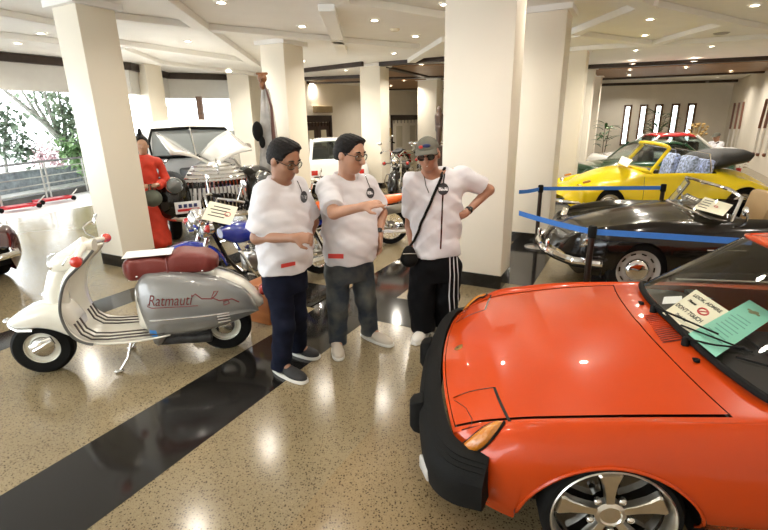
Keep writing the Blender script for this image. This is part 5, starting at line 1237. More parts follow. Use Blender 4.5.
def shoe(par, heel, toe, org, mu, ms, h=.085, w_=.05, name='shoe', tongue=None):
    heel, toe = np.array(heel, float), np.array(toe, float); d = nv(toe-heel); l = np.array([-d[1], d[0], 0]); u = np.array([0, 0, 1.]); L = np.linalg.norm(toe-heel); R = (d, l, u)
    F = Field(np.minimum(heel, toe)-.1, np.maximum(heel, toe)+np.array([.1, .1, .17]), .005)
    F.ell(heel+d*L*.22+u*.045, R, (L*.23, w_*.78, .055), .02); F.ell(heel+d*L*.70+u*.036, R, (L*.31, w_*.98, .040), .03); F.cap(heel+d*L*.22+u*.05, heel+d*L*.24+u*h, w_*.72, w_*.66, .02); F.cap(heel+d*L*.30+u*.06, heel+d*L*.62+u*.05, .042, .036, .02)
    F.cutplane((0, 0, .024), (0, 0, -1)); F.cutplane((0, 0, h+.012), (0, 0, 1)); o = field_obj(F, name, mu, par, org, 1)
    rings = []
    for z, g in ((.001, .96), (.008, 1.02), (.028, 1.0)):
        rg = []
        for k in range(32):
            a = 2*math.pi*k/32; x = math.cos(a); y = math.sin(a); ww = w_*(.98+.16*x)*g; rg.append(Vector(heel+d*(L*.5+L*.52*g*math.copysign(abs(x)**.8, x))+l*ww*math.copysign(abs(y)**.8, y)+u*z-org))
        rings.append(rg)
    MB().loft(rings).build('sole', ms, o)
    for k in range(4):
        q = heel+d*L*(.42+.075*k)+u*(.092-.011*k)-org; MB().tube([Vector(q-l*.02), Vector(q+u*.006), Vector(q+l*.02)], .003, 5).build('lace', ms if tongue is None else tongue, o)
    return o
def person(label, base, J, fr, sk, pants_m, shoes, hem, shirt_w, hand_l, hand_r, hs=1.0, jaw=1.0, leg=(.088, .066, .058), smile=0, eyes=True, belly=0., sleeve=.74, seated=False, extra=None):
    """J: joints in place coordinates. shirt_w: (shoulder, chest, waist, hem) half widths and depths"""
    org = np.array((base[0], base[1], 0.)); t = thing('person', label, 'person', tuple(org)); A_ = {k: np.array(v, float) for k, v in J.items()}
    sdv = nv((A_['shL']-A_['shR'])*[1, 1, 0]); fdv = np.array([sdv[1], -sdv[0], 0.])   # facing
    pts = np.array(list(A_.values())); lo = pts.min(0)-.26; hi = pts.max(0)+.26; lo[2] = -.02
    # --- body
    F = Field(lo, hi, .0075); F.sd, F.fd = sdv, fdv
    hc = A_['head']; f, l, u = fr
    add_head(F, hc, fr, hs, jaw)
    F.cap(A_['neck']-[0, 0, .05], hc-f*.02-u*.05, .062, .056, .03)
    ch = (A_['shL']+A_['shR'])/2; pel = (A_['hipL']+A_['hipR'])/2
    F.cap(ch-[0, 0, .10]+sdv*.07, pel+sdv*.06+[0, 0, .05], .095, .10, .05); F.cap(ch-[0, 0, .10]-sdv*.07, pel-sdv*.06+[0, 0, .05], .095, .10, .05); F.cap(A_['shL'], A_['shR'], .058, .058, .04)
    for q in 'LR':
        F.cap(A_['sh'+q], A_['el'+q], .052, .041, .03); F.cap(A_['el'+q], A_['wr'+q], .041, .0265, .02)
        F.cap(A_['hip'+q], A_['kn'+q], .075, .05, .03); F.cap(A_['kn'+q], A_['an'+q], .05, .034, .02); F.cap(A_['an'+q], A_['an'+q]+nv(A_['toe'+q]-A_['an'+q])*.08, .034, .03, .02)
    add_hand(F, A_['wrL'], *hand_l); add_hand(F, A_['wrR'], *hand_r)
    body = field_obj(F, 'body', sk, t, org, 1)
    face_parts(t, hc, fr, hs, org, sk, smile, eyes)
    # --- shirt
    (sw, sf), (cw_, cf_), (ww, wf), (hw_, hf_) = shirt_w
    F = Field(lo, hi, .009); F.sd, F.fd = sdv, fdv
    zs = ch[2]; zh = hem
    def cen(z): tt = (z-pel[2])/(ch[2]-pel[2]); c = pel+(ch-pel)*tt; return np.array([c[0], c[1], z])+fdv*belly*math.exp(-((tt-.35)/.35)**2)
    F.tor([(cen(zh), hw_, hf_), (cen(zh+.13), ww, wf), (cen(zs-.22), cw_, cf_), (cen(zs-.04), sw, sf), (cen(zs+.05), sw*.60, sf*.72), (np.array([A_['neck'][0], A_['neck'][1], zs+.105]), .078, .074)])
    for q in 'LR': F.cap(A_['neck']-[0, 0, .045]-fdv*.01, A_['sh'+q]-[0, 0, .008], .066, .066, .04)
    for q in 'LR':
        s0 = A_['sh'+q]-[0, 0, .01]; e0 = A_['el'+q]; dd = nv(e0-s0); end = s0+(e0-s0)*sleeve+dd*.03; F.cap(s0, s0+(e0-s0)*(sleeve+.25), .074, .082, .045, flat=[(end, dd)])
    X_, Y_, Z_ = [F.lo[i]+F.h*np.arange(F.n[i], dtype=np.float32) for i in range(3)]; X_ = X_[:, None, None]-A_['neck'][0]; Y_ = Y_[None, :, None]-A_['neck'][1]; Z_ = Z_[None, None, :]-A_['neck'][2]
    rr_ = np.sqrt(X_**2+Y_**2); F.d = np.maximum(F.d, .9*(Z_-.020)+.42*np.clip(X_*fdv[0]+Y_*fdv[1], -.09, .09)-1.2*np.maximum(0, rr_-.075))
    F.wrinkle(.0055, 26, base[0]*5); F.wrinkle(.0022, 58, base[1]*7); sh = field_obj(F, 'shirt', M_shirt, t, org, 2)
    # --- trousers
    F = Field(lo, hi, .009); F.sd, F.fd = sdv, fdv
    F.tor([(pel+[0, 0, -.10], .165, .125), (pel+[0, 0, .0], .172, .135), (pel+[0, 0, .12], .160, .125)])
    for q in 'LR':
        F.cap(A_['hip'+q], A_['kn'+q], leg[0], leg[1], .03); F.cap(A_['kn'+q], A_['an'+q]-[0, 0, .03], leg[1], leg[2], .03)
    F.cutplane((0, 0, min(A_['anL'][2], A_['anR'][2])-.035), (0, 0, -1))
    F.wrinkle(.0045, 30, base[1]*3); tr = field_obj(F, 'trousers', pants_m, t, org, 2)
    for (he, to, mu, ms, kw) in shoes: shoe(t, he, to, org, mu, ms, **kw)
    return t, sh, tr, org, hc
def surf(o, root_loc, px, py, off=.003):
    """point on a part's surface under a picture point, in the thing's own coordinates, plus its normal"""
    bv = o['_b'] if False else BV.setdefault(o.name_full, bvh_of(o)); lo = CAMP-Vector(root_loc); d = ray(px, py).normalized(); h = bv.ray_cast(lo, d)
    return (None, None) if h[0] is None else (h[0]+h[1].normalized()*off if h[1].dot(d) < 0 else h[0]-d*off, h[1])
BV = {}
def decal_line(par, o, org, pts, wd, m, name, n=14):
    L = []; N_ = []
    for (x0, y0), (x1, y1) in zip(pts[:-1], pts[1:]):
        for k in range(n+1):
            p, nn = surf(o, org, lerp(x0, x1, k/n), lerp(y0, y1, k/n))
            if p is not None: L.append(p); N_.append(nn)
    if len(L) > 2: return MB().ribbon(L, N_, wd).build(name, m, par)
def decal_patch(par, o, org, c, w_, h_, m, name, slope=0, n=8, round_=False):
    rows = []
    for i in range(n+1):
        rg = []
        for j in range(n+1):
            a, b = 2*j/n-1, 2*i/n-1
            if round_: q = max(abs(a), abs(b)); r = math.hypot(a, b) or 1; a, b = a*q/r, b*q/r
            p, nn = surf(o, org, c[0]+a*w_/2, c[1]+b*h_/2+a*w_/2*slope, .004); rg.append(p)
        rows.append(rg)
    if all(p is not None for r in rows for p in r): return MB().grid(rows).build(name, m, par)
def watch(par, a, b, org, m1, m2):
    a, b = np.array(a, float), np.array(b, float); d = nv(b-a); c = b-d*.035-org
    w_ = MB().lathe([(.029, -.011), (.032, -.008), (.032, .008), (.029, .011)], Vector(c), Vector(d), 24, cap=False).build('wristwatch', m1, par, solid=.003)
    n = Vector(CAMP)-Vector(c+org); n = (n-Vector(d)*n.dot(Vector(d))).normalized(); MB().lathe([(0, .028), (.019, .028), (.019, .038), (.015, .041), (0, .041)], Vector(c), n, 20).build('watch_case', m2, w_)
def badge_dark(): return mat('badge_ink', (.03, .03, .035), .7)
W = lambda px, py, Y: np.array(at(px, py, Y))
# ---- man on the left, dark trousers
sk1 = skin('tan_skin', (.30, .150, .088)); sk2 = skin('light_tan_skin', (.42, .225, .142)); sk3 = skin('warm_tan_skin', (.36, .175, .105))
fr1 = head_frame(math.radians(-32), math.radians(-24), .04)
J1 = dict(head=W(284, 159.5, 3.05), neck=W(281, 184, 3.08), shR=W(265, 192, 2.98), shL=W(296, 187, 3.22), elR=W(257, 238, 2.94), wrR=W(294, 238, 2.83), elL=W(313, 222, 3.30), wrL=W(306, 245, 3.27),
          hipR=W(278, 278, 3.02), hipL=W(292, 275, 3.14), knR=W(284, 324, 3.01), knL=W(296, 314, 3.18), anR=np.array([-.77, 3.05, .085]), anL=np.array([-.69, 3.33, .085]), toeR=np.array([-.55, 2.88, .03]), toeL=np.array([-.53, 3.24, .03]))
M_navy = mat('navy_cloth', (.008, .010, .022), .85, noise=.2, nscale=20, bump=.2, bscale=200, spec=.12); M_black_shoe = mat('black_canvas', (.014, .013, .013), .7, bump=.2, bscale=300); M_wsole = mat('white_sole', (.72, .70, .64), .6)
p1, s1, t1, o1, h1 = person('bespectacled man in navy trousers and white shirt, leftmost of three, hand at waist', (-.70, 3.10), J1, fr1, sk1, M_navy,
    [((-.835, 3.10, 0), (-.565, 2.90, 0), M_black_shoe, M_wsole, {'tongue': M_black_shoe, 'w_': .052}), ((-.755, 3.37, 0), (-.52, 3.25, 0), M_black_shoe, M_wsole, {'tongue': M_black_shoe, 'w_': .052})],
    .80, ((.185, .115), (.215, .150), (.215, .165), (.205, .155)), ((-.1, -.1, -1), (-.5, -.4, 0), 1, .6), ((1, -.12, .02), (.1, .7, -.6), 1, 1.35, 1.05), 1.06, 1.06, leg=(.098, .078, .070), belly=.02)
hair(p1, h1, fr1, 1.06, o1); glasses(p1, h1, fr1, 1.06, o1)
decal_line(p1, s1, o1, [(297, 181), (301, 190), (303, 200)], .008, M_black, 'shirt_stripe')
decal_patch(p1, s1, o1, (303.5, 197), 7, 12, badge_dark(), 'shirt_badge', round_=True); decal_patch(p1, s1, o1, (303.5, 197), 5, 3, M_shirt, 'badge_band')
decal_patch(p1, s1, o1, (288, 264.5), 14, 4, mat('red_print', (.60, .05, .04), .7), 'hem_patch', -.2)
# ---- man in the middle, jeans, pointing
fr2 = head_frame(math.radians(-34), math.radians(-12), -.03)
J2 = dict(head=W(350, 154.5, 3.36), neck=W(346, 178, 3.41), shR=W(327, 186, 3.30), shL=W(366, 183, 3.55), elR=W(334, 213, 3.07), wrR=W(362, 207, 3.00), elL=W(382, 213, 3.56), wrL=W(379, 236, 3.44),
          hipR=W(337, 268, 3.37), hipL=W(361, 266, 3.48), knR=W(338, 304, 3.37), knL=W(366, 300, 3.50), anR=np.array([-.385, 3.43, .085]), anL=np.array([-.13, 3.60, .085]), toeR=np.array([-.35, 3.24, .03]), toeL=np.array([.05, 3.44, .03]))
m = mat('washed_denim', (.028, .036, .050), .85, bump=.25, bscale=220); N = m.node_tree.nodes; Lk = m.node_tree.links
n_ = N.new('ShaderNodeTexNoise'); n_.inputs['Scale'].default_value = 5.5; n_.inputs['Detail'].default_value = 3; cr = N.new('ShaderNodeValToRGB'); tcc = N.new('ShaderNodeTexCoord')
cr.color_ramp.elements[0].color = (.020, .030, .046, 1); cr.color_ramp.elements[0].position = .42; cr.color_ramp.elements[1].color = (.12, .12, .10, 1); cr.color_ramp.elements[1].position = .72
Lk.new(tcc.outputs['Object'], n_.inputs['Vector']); Lk.new(n_.outputs['Fac'], cr.inputs[0]); Lk.new(cr.outputs[0], N['Principled BSDF'].inputs['Base Color'])
p2, s2, t2, o2, h2 = person('man in glasses and washed denim jeans, middle of three, pointing with one hand', (-.24, 3.43), J2, fr2, sk2, m,
    [((-.405, 3.46, 0), (-.355, 3.21, 0), M_sock, M_wsole, {'w_': .050}), ((-.20, 3.655, 0), (.055, 3.43, 0), M_sock, M_wsole, {'w_': .05})],
    .755, ((.195, .12), (.225, .165), (.225, .185), (.212, .17)), ((.05, -.1, -1), (-.8, -.4, 0), 1, .5), ((.95, -.1, .22), (.0, .5, -.85), 1, .75, 1.05, True), 1.10, 1.14, leg=(.100, .082, .072), belly=.03)
hair(p2, h2, fr2, 1.10, o2); glasses(p2, h2, fr2, 1.10, o2)
decal_line(p2, s2, o2, [(364, 172), (367, 181), (370, 188)], .006, M_black, 'shirt_stripe')
decal_patch(p2, s2, o2, (370, 193), 8, 11, badge_dark(), 'shirt_badge', round_=True); decal_patch(p2, s2, o2, (370, 193), 6, 3, M_shirt, 'badge_band')
decal_patch(p2, s2, o2, (336, 256), 15, 4.5, mat('red_print', (.60, .05, .04), .7), 'hem_patch', .02)
watch(p2, J2['elL'], J2['wrL'], o2, M_chrome, M_black)
# ---- man on the right, cap and sunglasses, black tracksuit trousers
fr3 = head_frame(math.radians(-104), math.radians(-9), .10)
J3 = dict(head=W(428, 155, 3.52), neck=W(433, 176, 3.60), shR=W(413, 180, 3.58), shL=W(461, 175, 3.66), elR=W(410, 226, 3.76), wrR=W(413, 250, 3.62), elL=W(489, 190, 3.76), wrL=W(466, 213, 3.60),
          hipR=W(424, 268, 3.62), hipL=W(448, 266, 3.66), knR=W(421, 298, 3.62), knL=W(446, 298, 3.68), anR=np.array([.325, 3.64, .085]), anL=np.array([.53, 3.75, .085]), toeR=np.array([.25, 3.45, .03]), toeL=np.array([.42, 3.56, .03]))
M_track = mat('black_tracksuit', (.005, .005, .006), .8, bump=.2, bscale=120, spec=.12); M_wshoe = mat('white_leather', (.70, .68, .62), .5, noise=.05)
p3, s3, t3, o3, h3 = person('smiling man in grey cap, sunglasses and black striped track trousers, rightmost of the three men', (.38, 3.62), J3, fr3, sk3, M_track,
    [((.375, 3.725, 0), (.235, 3.45, 0), M_wshoe, M_wsole, {'w_': .052}), ((.56, 3.81, 0), (.46, 3.56, 0), M_wshoe, M_wsole, {'w_': .052})],
    .72, ((.195, .115), (.205, .135), (.20, .135), (.20, .14)), ((-.75, .25, -.62), (-.4, .7, .5), 1, .4), ((-.1, -.35, -1), (.8, .3, .0), 1, .8), 1.0, .95, leg=(.118, .108, .102), smile=1, sleeve=.62, eyes=False)
glasses(p3, h3, fr3, 1.0, o3, True)
f, l, u = fr3; P3 = lambda a, b, c: h3+(f*a+l*b+u*c)
F = Field(h3-.2, h3+.2, .005); F.ell(P3(-.008, 0, .045), (f, l, u), (.106, .086, .088), .01); F.cutplane(P3(0, 0, .048), -u); F.ell(P3(-.005, 0, .03), (f, l, u), (.094, .074, .078), op='sub')
cap_o = field_obj(F, 'cap', mat('grey_green_cap_cloth', (.115, .11, .085), .85, bump=.3, bscale=200), p3, o3, 1)
rows = []
for i in range(9):
    r_ = i/8; rows.append([Vector(P3(.062+.115*r_*math.cos(a*.9)*(.4+.6*math.cos(a)), (.078+.005*r_)*math.sin(a),   .060-.016*r_-.026*abs(math.sin(a))**2*r_)-o3) for a in [math.pi*(k/16-.5) for k in range(17)]])
MB().grid(rows).build('cap_brim', MATS['grey_green_cap_cloth'], cap_o, solid=.004)
MB().ell(Vector(P3(.088, .012, .085)-o3), (.006, .030, .014), Matrix((f, l, u)).transposed()).build('cap_emblem', mat('navy_ink', (.02, .03, .12), .6), cap_o)
MB().ell(Vector(P3(.088, -.03, .080)-o3), (.006, .016, .012), Matrix((f, l, u)).transposed()).build('cap_emblem', mat('red_print', (.60, .05, .04), .7), cap_o)
decal_line(p3, s3, o3, [(446, 166), (443.5, 180), (442.5, 200), (441.5, 225), (440.5, 249)], .012, M_black, 'shirt_stripe')
decal_line(p3, s3, o3, [(424, 176), (426, 186), (429, 193)], .006, M_black, 'collar_cord')
decal_patch(p3, s3, o3, (443, 189), 11, 12, badge_dark(), 'shirt_badge', round_=True); decal_patch(p3, s3, o3, (443, 189), 9, 3.5, M_shirt, 'badge_band')
for k, dx in enumerate((0, 4.2, 8.0)):
    decal_line(p3, t3, o3, [(449.5+dx*.85, 253), (450+dx, 275), (449+dx*1.1, 296), (450.5+dx*1.1, 322)], .010, M_shirt, 'side_stripe')
watch(p3, J3['elL'], J3['wrL'], o3, M_matte, M_black)
# bag slung across the man on the right
bg = thing('shoulder_bag', 'small black bag on a strap slung across the man in the cap', 'bag', tuple(o3)); 
L = []; 
for (x0, y0), (x1, y1) in [((448.5, 163), (440, 180)), ((440, 180), (425, 215)), ((425, 215), (414, 243))]:
    for k in range(10):
        p, nn = surf(s3, o3, lerp(x0, x1, k/10), lerp(y0, y1, k/10), .012)
        if p is not None: L.append(p)
q = Vector(W(409, 256, 3.52)-o3); L.append(q+Vector((0, 0, .07)))
MB().tube(L, .011, 6).build('strap', M_matte, bg)
F = Field(np.array(q)+o3-.16, np.array(q)+o3+.16, .006); F.ell(np.array(q)+o3, np.eye(3), (.055, .05, .085), .01); F.ell(np.array(q)+o3-[0, 0, .03], np.eye(3), (.07, .055, .055), .03); field_obj(F, 'bag_body', M_matte, bg, o3, 1)
MB().tube([q+Vector((-.05, -.045, .03)), q+Vector((0, -.055, .035)), q+Vector((.05, -.045, .03))], .004).build('zip', M_silver, bg)
# ---- seated man far back by the slit windows
fr4 = head_frame(math.radians(200), math.radians(-15)); b4 = W(719, 150, 14.6)
hd = W(716.5, 137, 14.6); gx, gy, gz = hd; gz = max(gz, 1.2)
J4 = dict(head=hd, neck=hd+[.04, 0, -.14], shR=hd+[.0, .20, -.20], shL=hd+[.06, -.20, -.20], elR=hd+[-.10, .22, -.45], wrR=hd+[-.32, .14, -.45], elL=hd+[-.06, -.26, -.46], wrL=hd+[-.30, -.16, -.46],
          hipR=np.array([gx+.06, gy+.10, .50]), hipL=np.array([gx+.06, gy-.10, .50]), knR=np.array([gx-.38, gy+.12, .48]), knL=np.array([gx-.38, gy-.12, .48]), anR=np.array([gx-.36, gy+.12, .085]), anL=np.array([gx-.36, gy-.12, .085]), toeR=np.array([gx-.55, gy+.12, .03]), toeL=np.array([gx-.55, gy-.12, .03]))
p4, s4, t4, o4, h4 = person('man in grey cap and white shirt sitting at the round table by the slit windows', (gx, gy), J4, fr4, sk2, M_navy,
    [((gx-.30, gy+.12, 0), (gx-.56, gy+.12, 0), M_black_shoe, M_wsole, {}), ((gx-.30, gy-.12, 0), (gx-.56, gy-.12, 0), M_black_shoe, M_wsole, {})],
    .52, ((.19, .11), (.21, .13), (.2, .14), (.2, .14)), ((-1, 0, 0), (0, 0, -1), -1, .4), ((-1, 0, 0), (0, 0, -1), 1, .4), 1.0, leg=(.09, .075, .065))
f, l, u = fr4; F = Field(h4-.2, h4+.2, .007); F.ell(h4-f*.008+u*.045, (f, l, u), (.108, .09, .088), .01); F.cutplane(h4+u*.03, -u); F.ell(h4+f*.1+u*.045, (f, l, u), (.09, .075, .02), .01); field_obj(F, 'cap', MATS['grey_green_cap_cloth'], p4, o4, 1)
MB().tube([Vector(h4-o4)+Vector(v) for v in ((-.0, -.14, -.14), (-.06, -.02, -.28), (-.04, .10, -.42))], .02, 6).build('strap', M_matte, p4)
sc_ = thing('stool', 'dark stool under the seated man by the slit windows', 'stool', (gx+.08, gy, 0)); MB().lathe([(0, .36), (.2, .36), (.21, .39), (.2, .405), (0, .405)], (0, 0, 0)).build('seat', M_dark, sc_)
for k in range(4): MB().tube([(.14*math.cos(k*1.57+.78), .14*math.sin(k*1.57+.78), .37), (.19*math.cos(k*1.57+.78), .19*math.sin(k*1.57+.78), 0)], .018, 8).build('leg', M_dark, sc_)
# ================================================================== barriers, plants, furniture, statues
M_post = mat('dark_bronze_post', (.05, .035, .028), .3, .7)
def stanchion(label, p, h=.90):
    t = thing('barrier_post', label, 'barrier post', (p.x, p.y, 0), 0, 'belt barrier posts')
    MB().lathe([(0, 0), (.155, 0), (.16, .012), (.12, .03), (.03, .045), (.0, .045)], (0, 0, 0), n=32).build('base', M_steel, t)
    MB().lathe([(.027, .03), (.027, h-.09)], (0, 0, 0), n=20).build('pole', M_post, t)
    MB().lathe([(.034, h-.10), (.036, h-.09), (.036, h-.012), (.03, h), (0, h)], (0, 0, 0), n=20).build('belt_head', M_matte, t)
    return t
HS = .88
q1, q2, q3 = onz(593, 226, HS), onz(541, 185, HS), onz(664, 184, HS)
stanchion('dark post with blue belt beside the orange car\'s far wing', q1, HS); stanchion('dark post with blue belt near the black convertible\'s front bumper', q2, HS); stanchion('dark post with blue belt between the black and yellow convertibles', q3, HS)
M_belt = mat('blue_belt_webbing', (.035, .17, .55), .6, noise=.05, nscale=60)
def belt(label, a, b, sag=.03):
    t = MB(); n = 14; d = (b-a); s_ = Vector((-d.y, d.x, 0)).normalized()*.0015; R0 = []
    for k in range(n+1):
        p = a.lerp(b, k/n)-Vector((0, 0, sag*4*(k/n)*(1-k/n))); R0.append([p+s_-Vector((0, 0, .025)), p+s_+Vector((0, 0, .025)), p-s_+Vector((0, 0, .025)), p-s_-Vector((0, 0, .025))])
    o = t.loft(R0).build('barrier_belt', M_belt, smooth=False); return tag(o, label, 'barrier belt', 'blue barrier belts')
up = lambda p: Vector((p.x, p.y, HS-.05))
c0 = onplane(519, 213, (1.62, 5.0, 0), Vector((.883, -.47, 0))); c0 = onz(519, 213, HS-.05)
belt('blue belt from the big cream column to the post beside the orange car', c0, up(q1), .01)
belt('blue belt running in front of the black convertible\'s door', up(q1), onz(752, 242, HS-.05), .0)
belt('blue belt from the rear cream column to the post by the black bumper', onz(519, 192, HS-.05), up(q2), .01)
belt('blue belt stretched in front of the yellow convertible', up(q2), up(q3), .0)
# plants
def leaf(mb, p, d, L, wd, droop=.4, n=6):
    d = Vector(d).normalized(); s_ = d.cross(Vector((0, 0, 1))); s_ = s_.normalized() if s_.length > .01 else Vector((1, 0, 0)); pts = []; q = Vector(p); dd = d.copy()
    rows = []
    for k in range(n+1):
        f = k/n; ww = wd*math.sin(math.pi*min(.97, f*.9+.08))**.8*.5; nn = s_.cross(dd).normalized(); rows.append([q-s_*ww+nn*ww*.3, q, q+s_*ww+nn*ww*.3]); dd = (dd-Vector((0, 0, droop/n))).normalized(); q = q+dd*L/n
    mb.grid(rows)
M_leaf = mat('green_leaf', (.035, .10, .02), .45, noise=.4, nscale=12)
M_pot = mat('dark_glazed_pot', (.03, .025, .022), .3)
def potted(label, x, y, h, spread, n, wd, base_z=0, stem=.5):
    t = thing('potted_plant', label, 'plant', (x, y, base_z)); MB().lathe([(0, 0), (.14, 0), (.20, .30), (.22, .32), (.19, .33), (.18, .29), (0, .28)], (0, 0, 0)).build('pot', M_pot, t)
    mb = MB(); r = random.Random(x); 
    st = MB()
    for k in range(max(3, n//7)):
        a = r.random()*6.28; st.tube([(0.04*math.cos(a), .04*math.sin(a), .28), (.12*spread*math.cos(a), .12*spread*math.sin(a), h*.55), (.2*spread*math.cos(a), .2*spread*math.sin(a), h*.8)], [.014, .01, .006], 6)
    st.build('stem', mat('brown_stem', (.08, .05, .025), .7), t)
    for k in range(n):
        a = r.random()*6.28; z = lerp(h*stem, h, r.random()); leaf(mb, (.1*spread*math.cos(a), .1*spread*math.sin(a), z*.85), (math.cos(a)*.9, math.sin(a)*.9, r.uniform(.2, 1.0)), spread*r.uniform(.35, .6), wd, r.uniform(.5, 1.2))
    o = mb.build('foliage', M_leaf, t); return t
q = at(602, 158, 15.7); potted('leafy plant in dark pot between the cream columns and the slit windows', q.x, q.y, 1.8, .8, 26, .09, .0)
q = at(656, 140, 19.0); potted('tall spiky plant in front of the third slit window', q.x, q.y, 2.15, 1.4, 46, .07, .0, .45)
# round table with a vase of dried flowers
q = at(690, 148, 15.2); tz = q.z
t = thing('round_table', 'dark round pedestal table in front of the slit windows', 'table', (q.x, q.y, 0)); MB().lathe([(0, tz-.04), (.72, tz-.04), (.75, tz-.02), (.74, tz), (0, tz)], (0, 0, 0), n=40).build('tabletop', M_dark, t)
MB().lathe([(.30, 0), (.30, .03), (.07, .10), (.05, .35), (.09, tz-.15), (.12, tz-.04)], (0, 0, 0)).build('pedestal', M_dark, t)
v = thing('flower_vase', 'white vase of dried brown flowers on the dark round table', 'vase', (q.x+.10, q.y-.05, tz)); MB().lathe([(0, 0), (.16, 0), (.22, .08), (.22, .20), (.17, .27), (.15, .27), (.18, .19), (0, .18)], (0, 0, 0)).build('vase', mat('white_glaze', (.75, .74, .70), .25), v)
mb = MB(); r = random.Random(5)
for k in range(26):
    a = r.random()*6.28; z = r.uniform(.35, .75); rr = .34*math.sqrt(r.random())*(1.1-z*.5); mb.tube([(0, 0, .2), (rr*.5*math.cos(a), rr*.5*math.sin(a), z*.7), (rr*math.cos(a), rr*math.sin(a), z)], .008, 5); mb.ell((rr*math.cos(a), rr*math.sin(a), z), (.05, .05, .035), nu=8, nv=5)
mb.build('dried_flowers', mat('dried_flower', (.42, .28, .10), .8, noise=.4), v)
# box behind the man on the left
q = onz(264, 322, 0); t = thing('wooden_box', 'small orange brown wooden box on the floor behind the man in navy trousers', 'box', (q.x+.02, q.y+.08, 0), RZ)
mwb = wood('orange_brown_wood', (.30, .095, .025), (.42, .15, .045), 5, .35)
MB().box((0, 0, .17), (.26, .24, .34)).build('body', mwb, t, bevel=.008); MB().box((0, 0, .355), (.28, .26, .03)).build('lid', mwb, t, bevel=.006); MB().box((0, -.125, .33), (.05, .012, .04)).build('clasp', mat('brass', (.55, .38, .12), .3, 1.), t, bevel=.003)
# red-robed figure beside the left column
q = onz(157, 249, 0); t = thing('robed_statue', 'red robed dark haired figure standing behind the near left column', 'statue', (q.x-.02, q.y+.10, 0), math.radians(-60))
M_robe = mat('red_robe_cloth', (.62, .045, .018), .7, noise=.15, nscale=9, bump=.3, bscale=25)
F = Field((-.4, -.4, 0), (.4, .4, 1.75), .011)
F.cap((0, 0, .1), (0, 0, .9), .20, .125, .02); F.cap((0, 0, .85), (0, 0, 1.22), .125, .15, .05); F.cap((0, .15, 1.25), (0, -.15, 1.25), .07, .07, .04)
for sd in (-1, 1): F.cap((0, sd*.18, 1.24), (.05, sd*.25, .98), .055, .06, .03); F.cap((.05, sd*.25, .98), (.24, sd*.12, .95), .055, .065, .02)
F.cutplane((0, 0, .02), (0, 0, -1)); F.wrinkle(.008, 24, 2); field_obj(F, 'robe', M_robe, t, (0, 0, 0))
F = Field((-.25, -.35, .8), (.45, .35, 1.75), .008); frs = (np.array([1., 0, 0]), np.array([0, 1., 0]), np.array([0, 0, 1.])); add_head(F, np.array([.02, 0, 1.48]), frs); F.cap((0, 0, 1.25), (.0, 0, 1.43), .055, .05, .02)
field_obj(F, 'head', skin('painted_skin', (.45, .26, .16)), t, (0, 0, 0), 1)
for sd in (-1, 1):
    F = Field((.15, -.3, .8), (.5, .3, 1.15), .006); add_hand(F, (.27, sd*.11, .95), (.8, -sd*.5, .2), (0, -sd*.3, -1), sd, .9); field_obj(F, 'hand', MATS['painted_skin'], t, (0, 0, 0), 1)
F = Field((-.3, -.3, 1.0), (.3, .3, 1.85), .008); F.ell((-.012, 0, 1.52), frs, (.112, .095, .105), .01); F.cap((-.07, 0, 1.5), (-.11, 0, 1.12), .08, .05, .03); F.cap((-.02, 0, 1.62), (-.03, 0, 1.70), .035, .02, .03); F.ell((.10, 0, 1.45), frs, (.085, .085, .11), op='sub'); field_obj(F, 'hair', M_hair, t, (0, 0, 0), 1)
bgp = thing('round_gourd', 'grey green round bag held by the red robed figure', 'bag', tuple(t.location+rotz(math.radians(-60)) @ Vector((.33, 0, .78)))); MB().ell((0, 0, 0), (.13, .13, .12)).build('bag_body', mat('grey_green_cloth', (.10, .11, .085), .8, noise=.2), bgp); MB().tube([(0, .05, .11), (0, .03, .19), (0, -.03, .19), (0, -.05, .11)], .012).build('handle', MATS['grey_green_cloth'], bgp)
# draped pole with carved head by the second left column
q = at(262, 77, 8.1); zt = q.z; bq = at(268, 160, 8.1); t = thing('draped_totem', 'tall pole with carved brown head and draped pale cloth beside the left column', 'totem', (bq.x, 8.1, 0))
lean = (q.x-bq.x)
MB().lathe([(0, 0), (.22, 0), (.22, .05), (.05, .07), (0, .07)], (0, 0, 0)).build('foot', M_dark, t); MB().tube([(0, 0, .05), (lean*.5, 0, zt*.5), (lean, 0, zt-.1)], .022, 8).build('pole', wood('pole_wood', (.14, .06, .025), (.22, .10, .04), 6), t)
F = Field((lean-.2, -.2, zt-.4), (lean+.2, .2, zt+.15), .008); F.ell((lean, 0, zt-.02), np.eye(3), (.075, .075, .07), .02); F.ell((lean, -.02, zt-.13), np.eye(3), (.05, .05, .07), .02); F.cap((lean-.08, 0, zt+.05), (lean+.08, 0, zt+.05), .02, .02, .02); F.cap((lean, -.07, zt-.02), (lean, -.1, zt-.06), .02, .012, .015); field_obj(F, 'carved_head', mat('carved_brown_wood', (.22, .085, .03), .5, noise=.3), t, (0, 0, 0), 1)
rings = []
for i in range(22):
    f = i/21; z = lerp(zt-.18, .35, f); rr = lerp(.05, .20, min(1, f*1.3)**.8); rg = []
    for k in range(28): a = 2*math.pi*k/28; w2 = rr*(1+.16*math.sin(5*a+3*f)+.08*math.sin(9*a-6*f)); rg.append((lean*(1-f)+.03+w2*math.cos(a), w2*.7*math.sin(a), z))
    rings.append(rg)
MB().loft(rings).build('drape', mat('pale_grey_cloth', (.52, .50, .47), .8, noise=.25, nscale=6), t)
MB().ell((lean*.5-.10, -.16, 1.62), (.09, .06, .16)).ell((lean*.5-.04, -.17, 1.45), (.05, .05, .10)).build('black_ornament', M_matte, t)
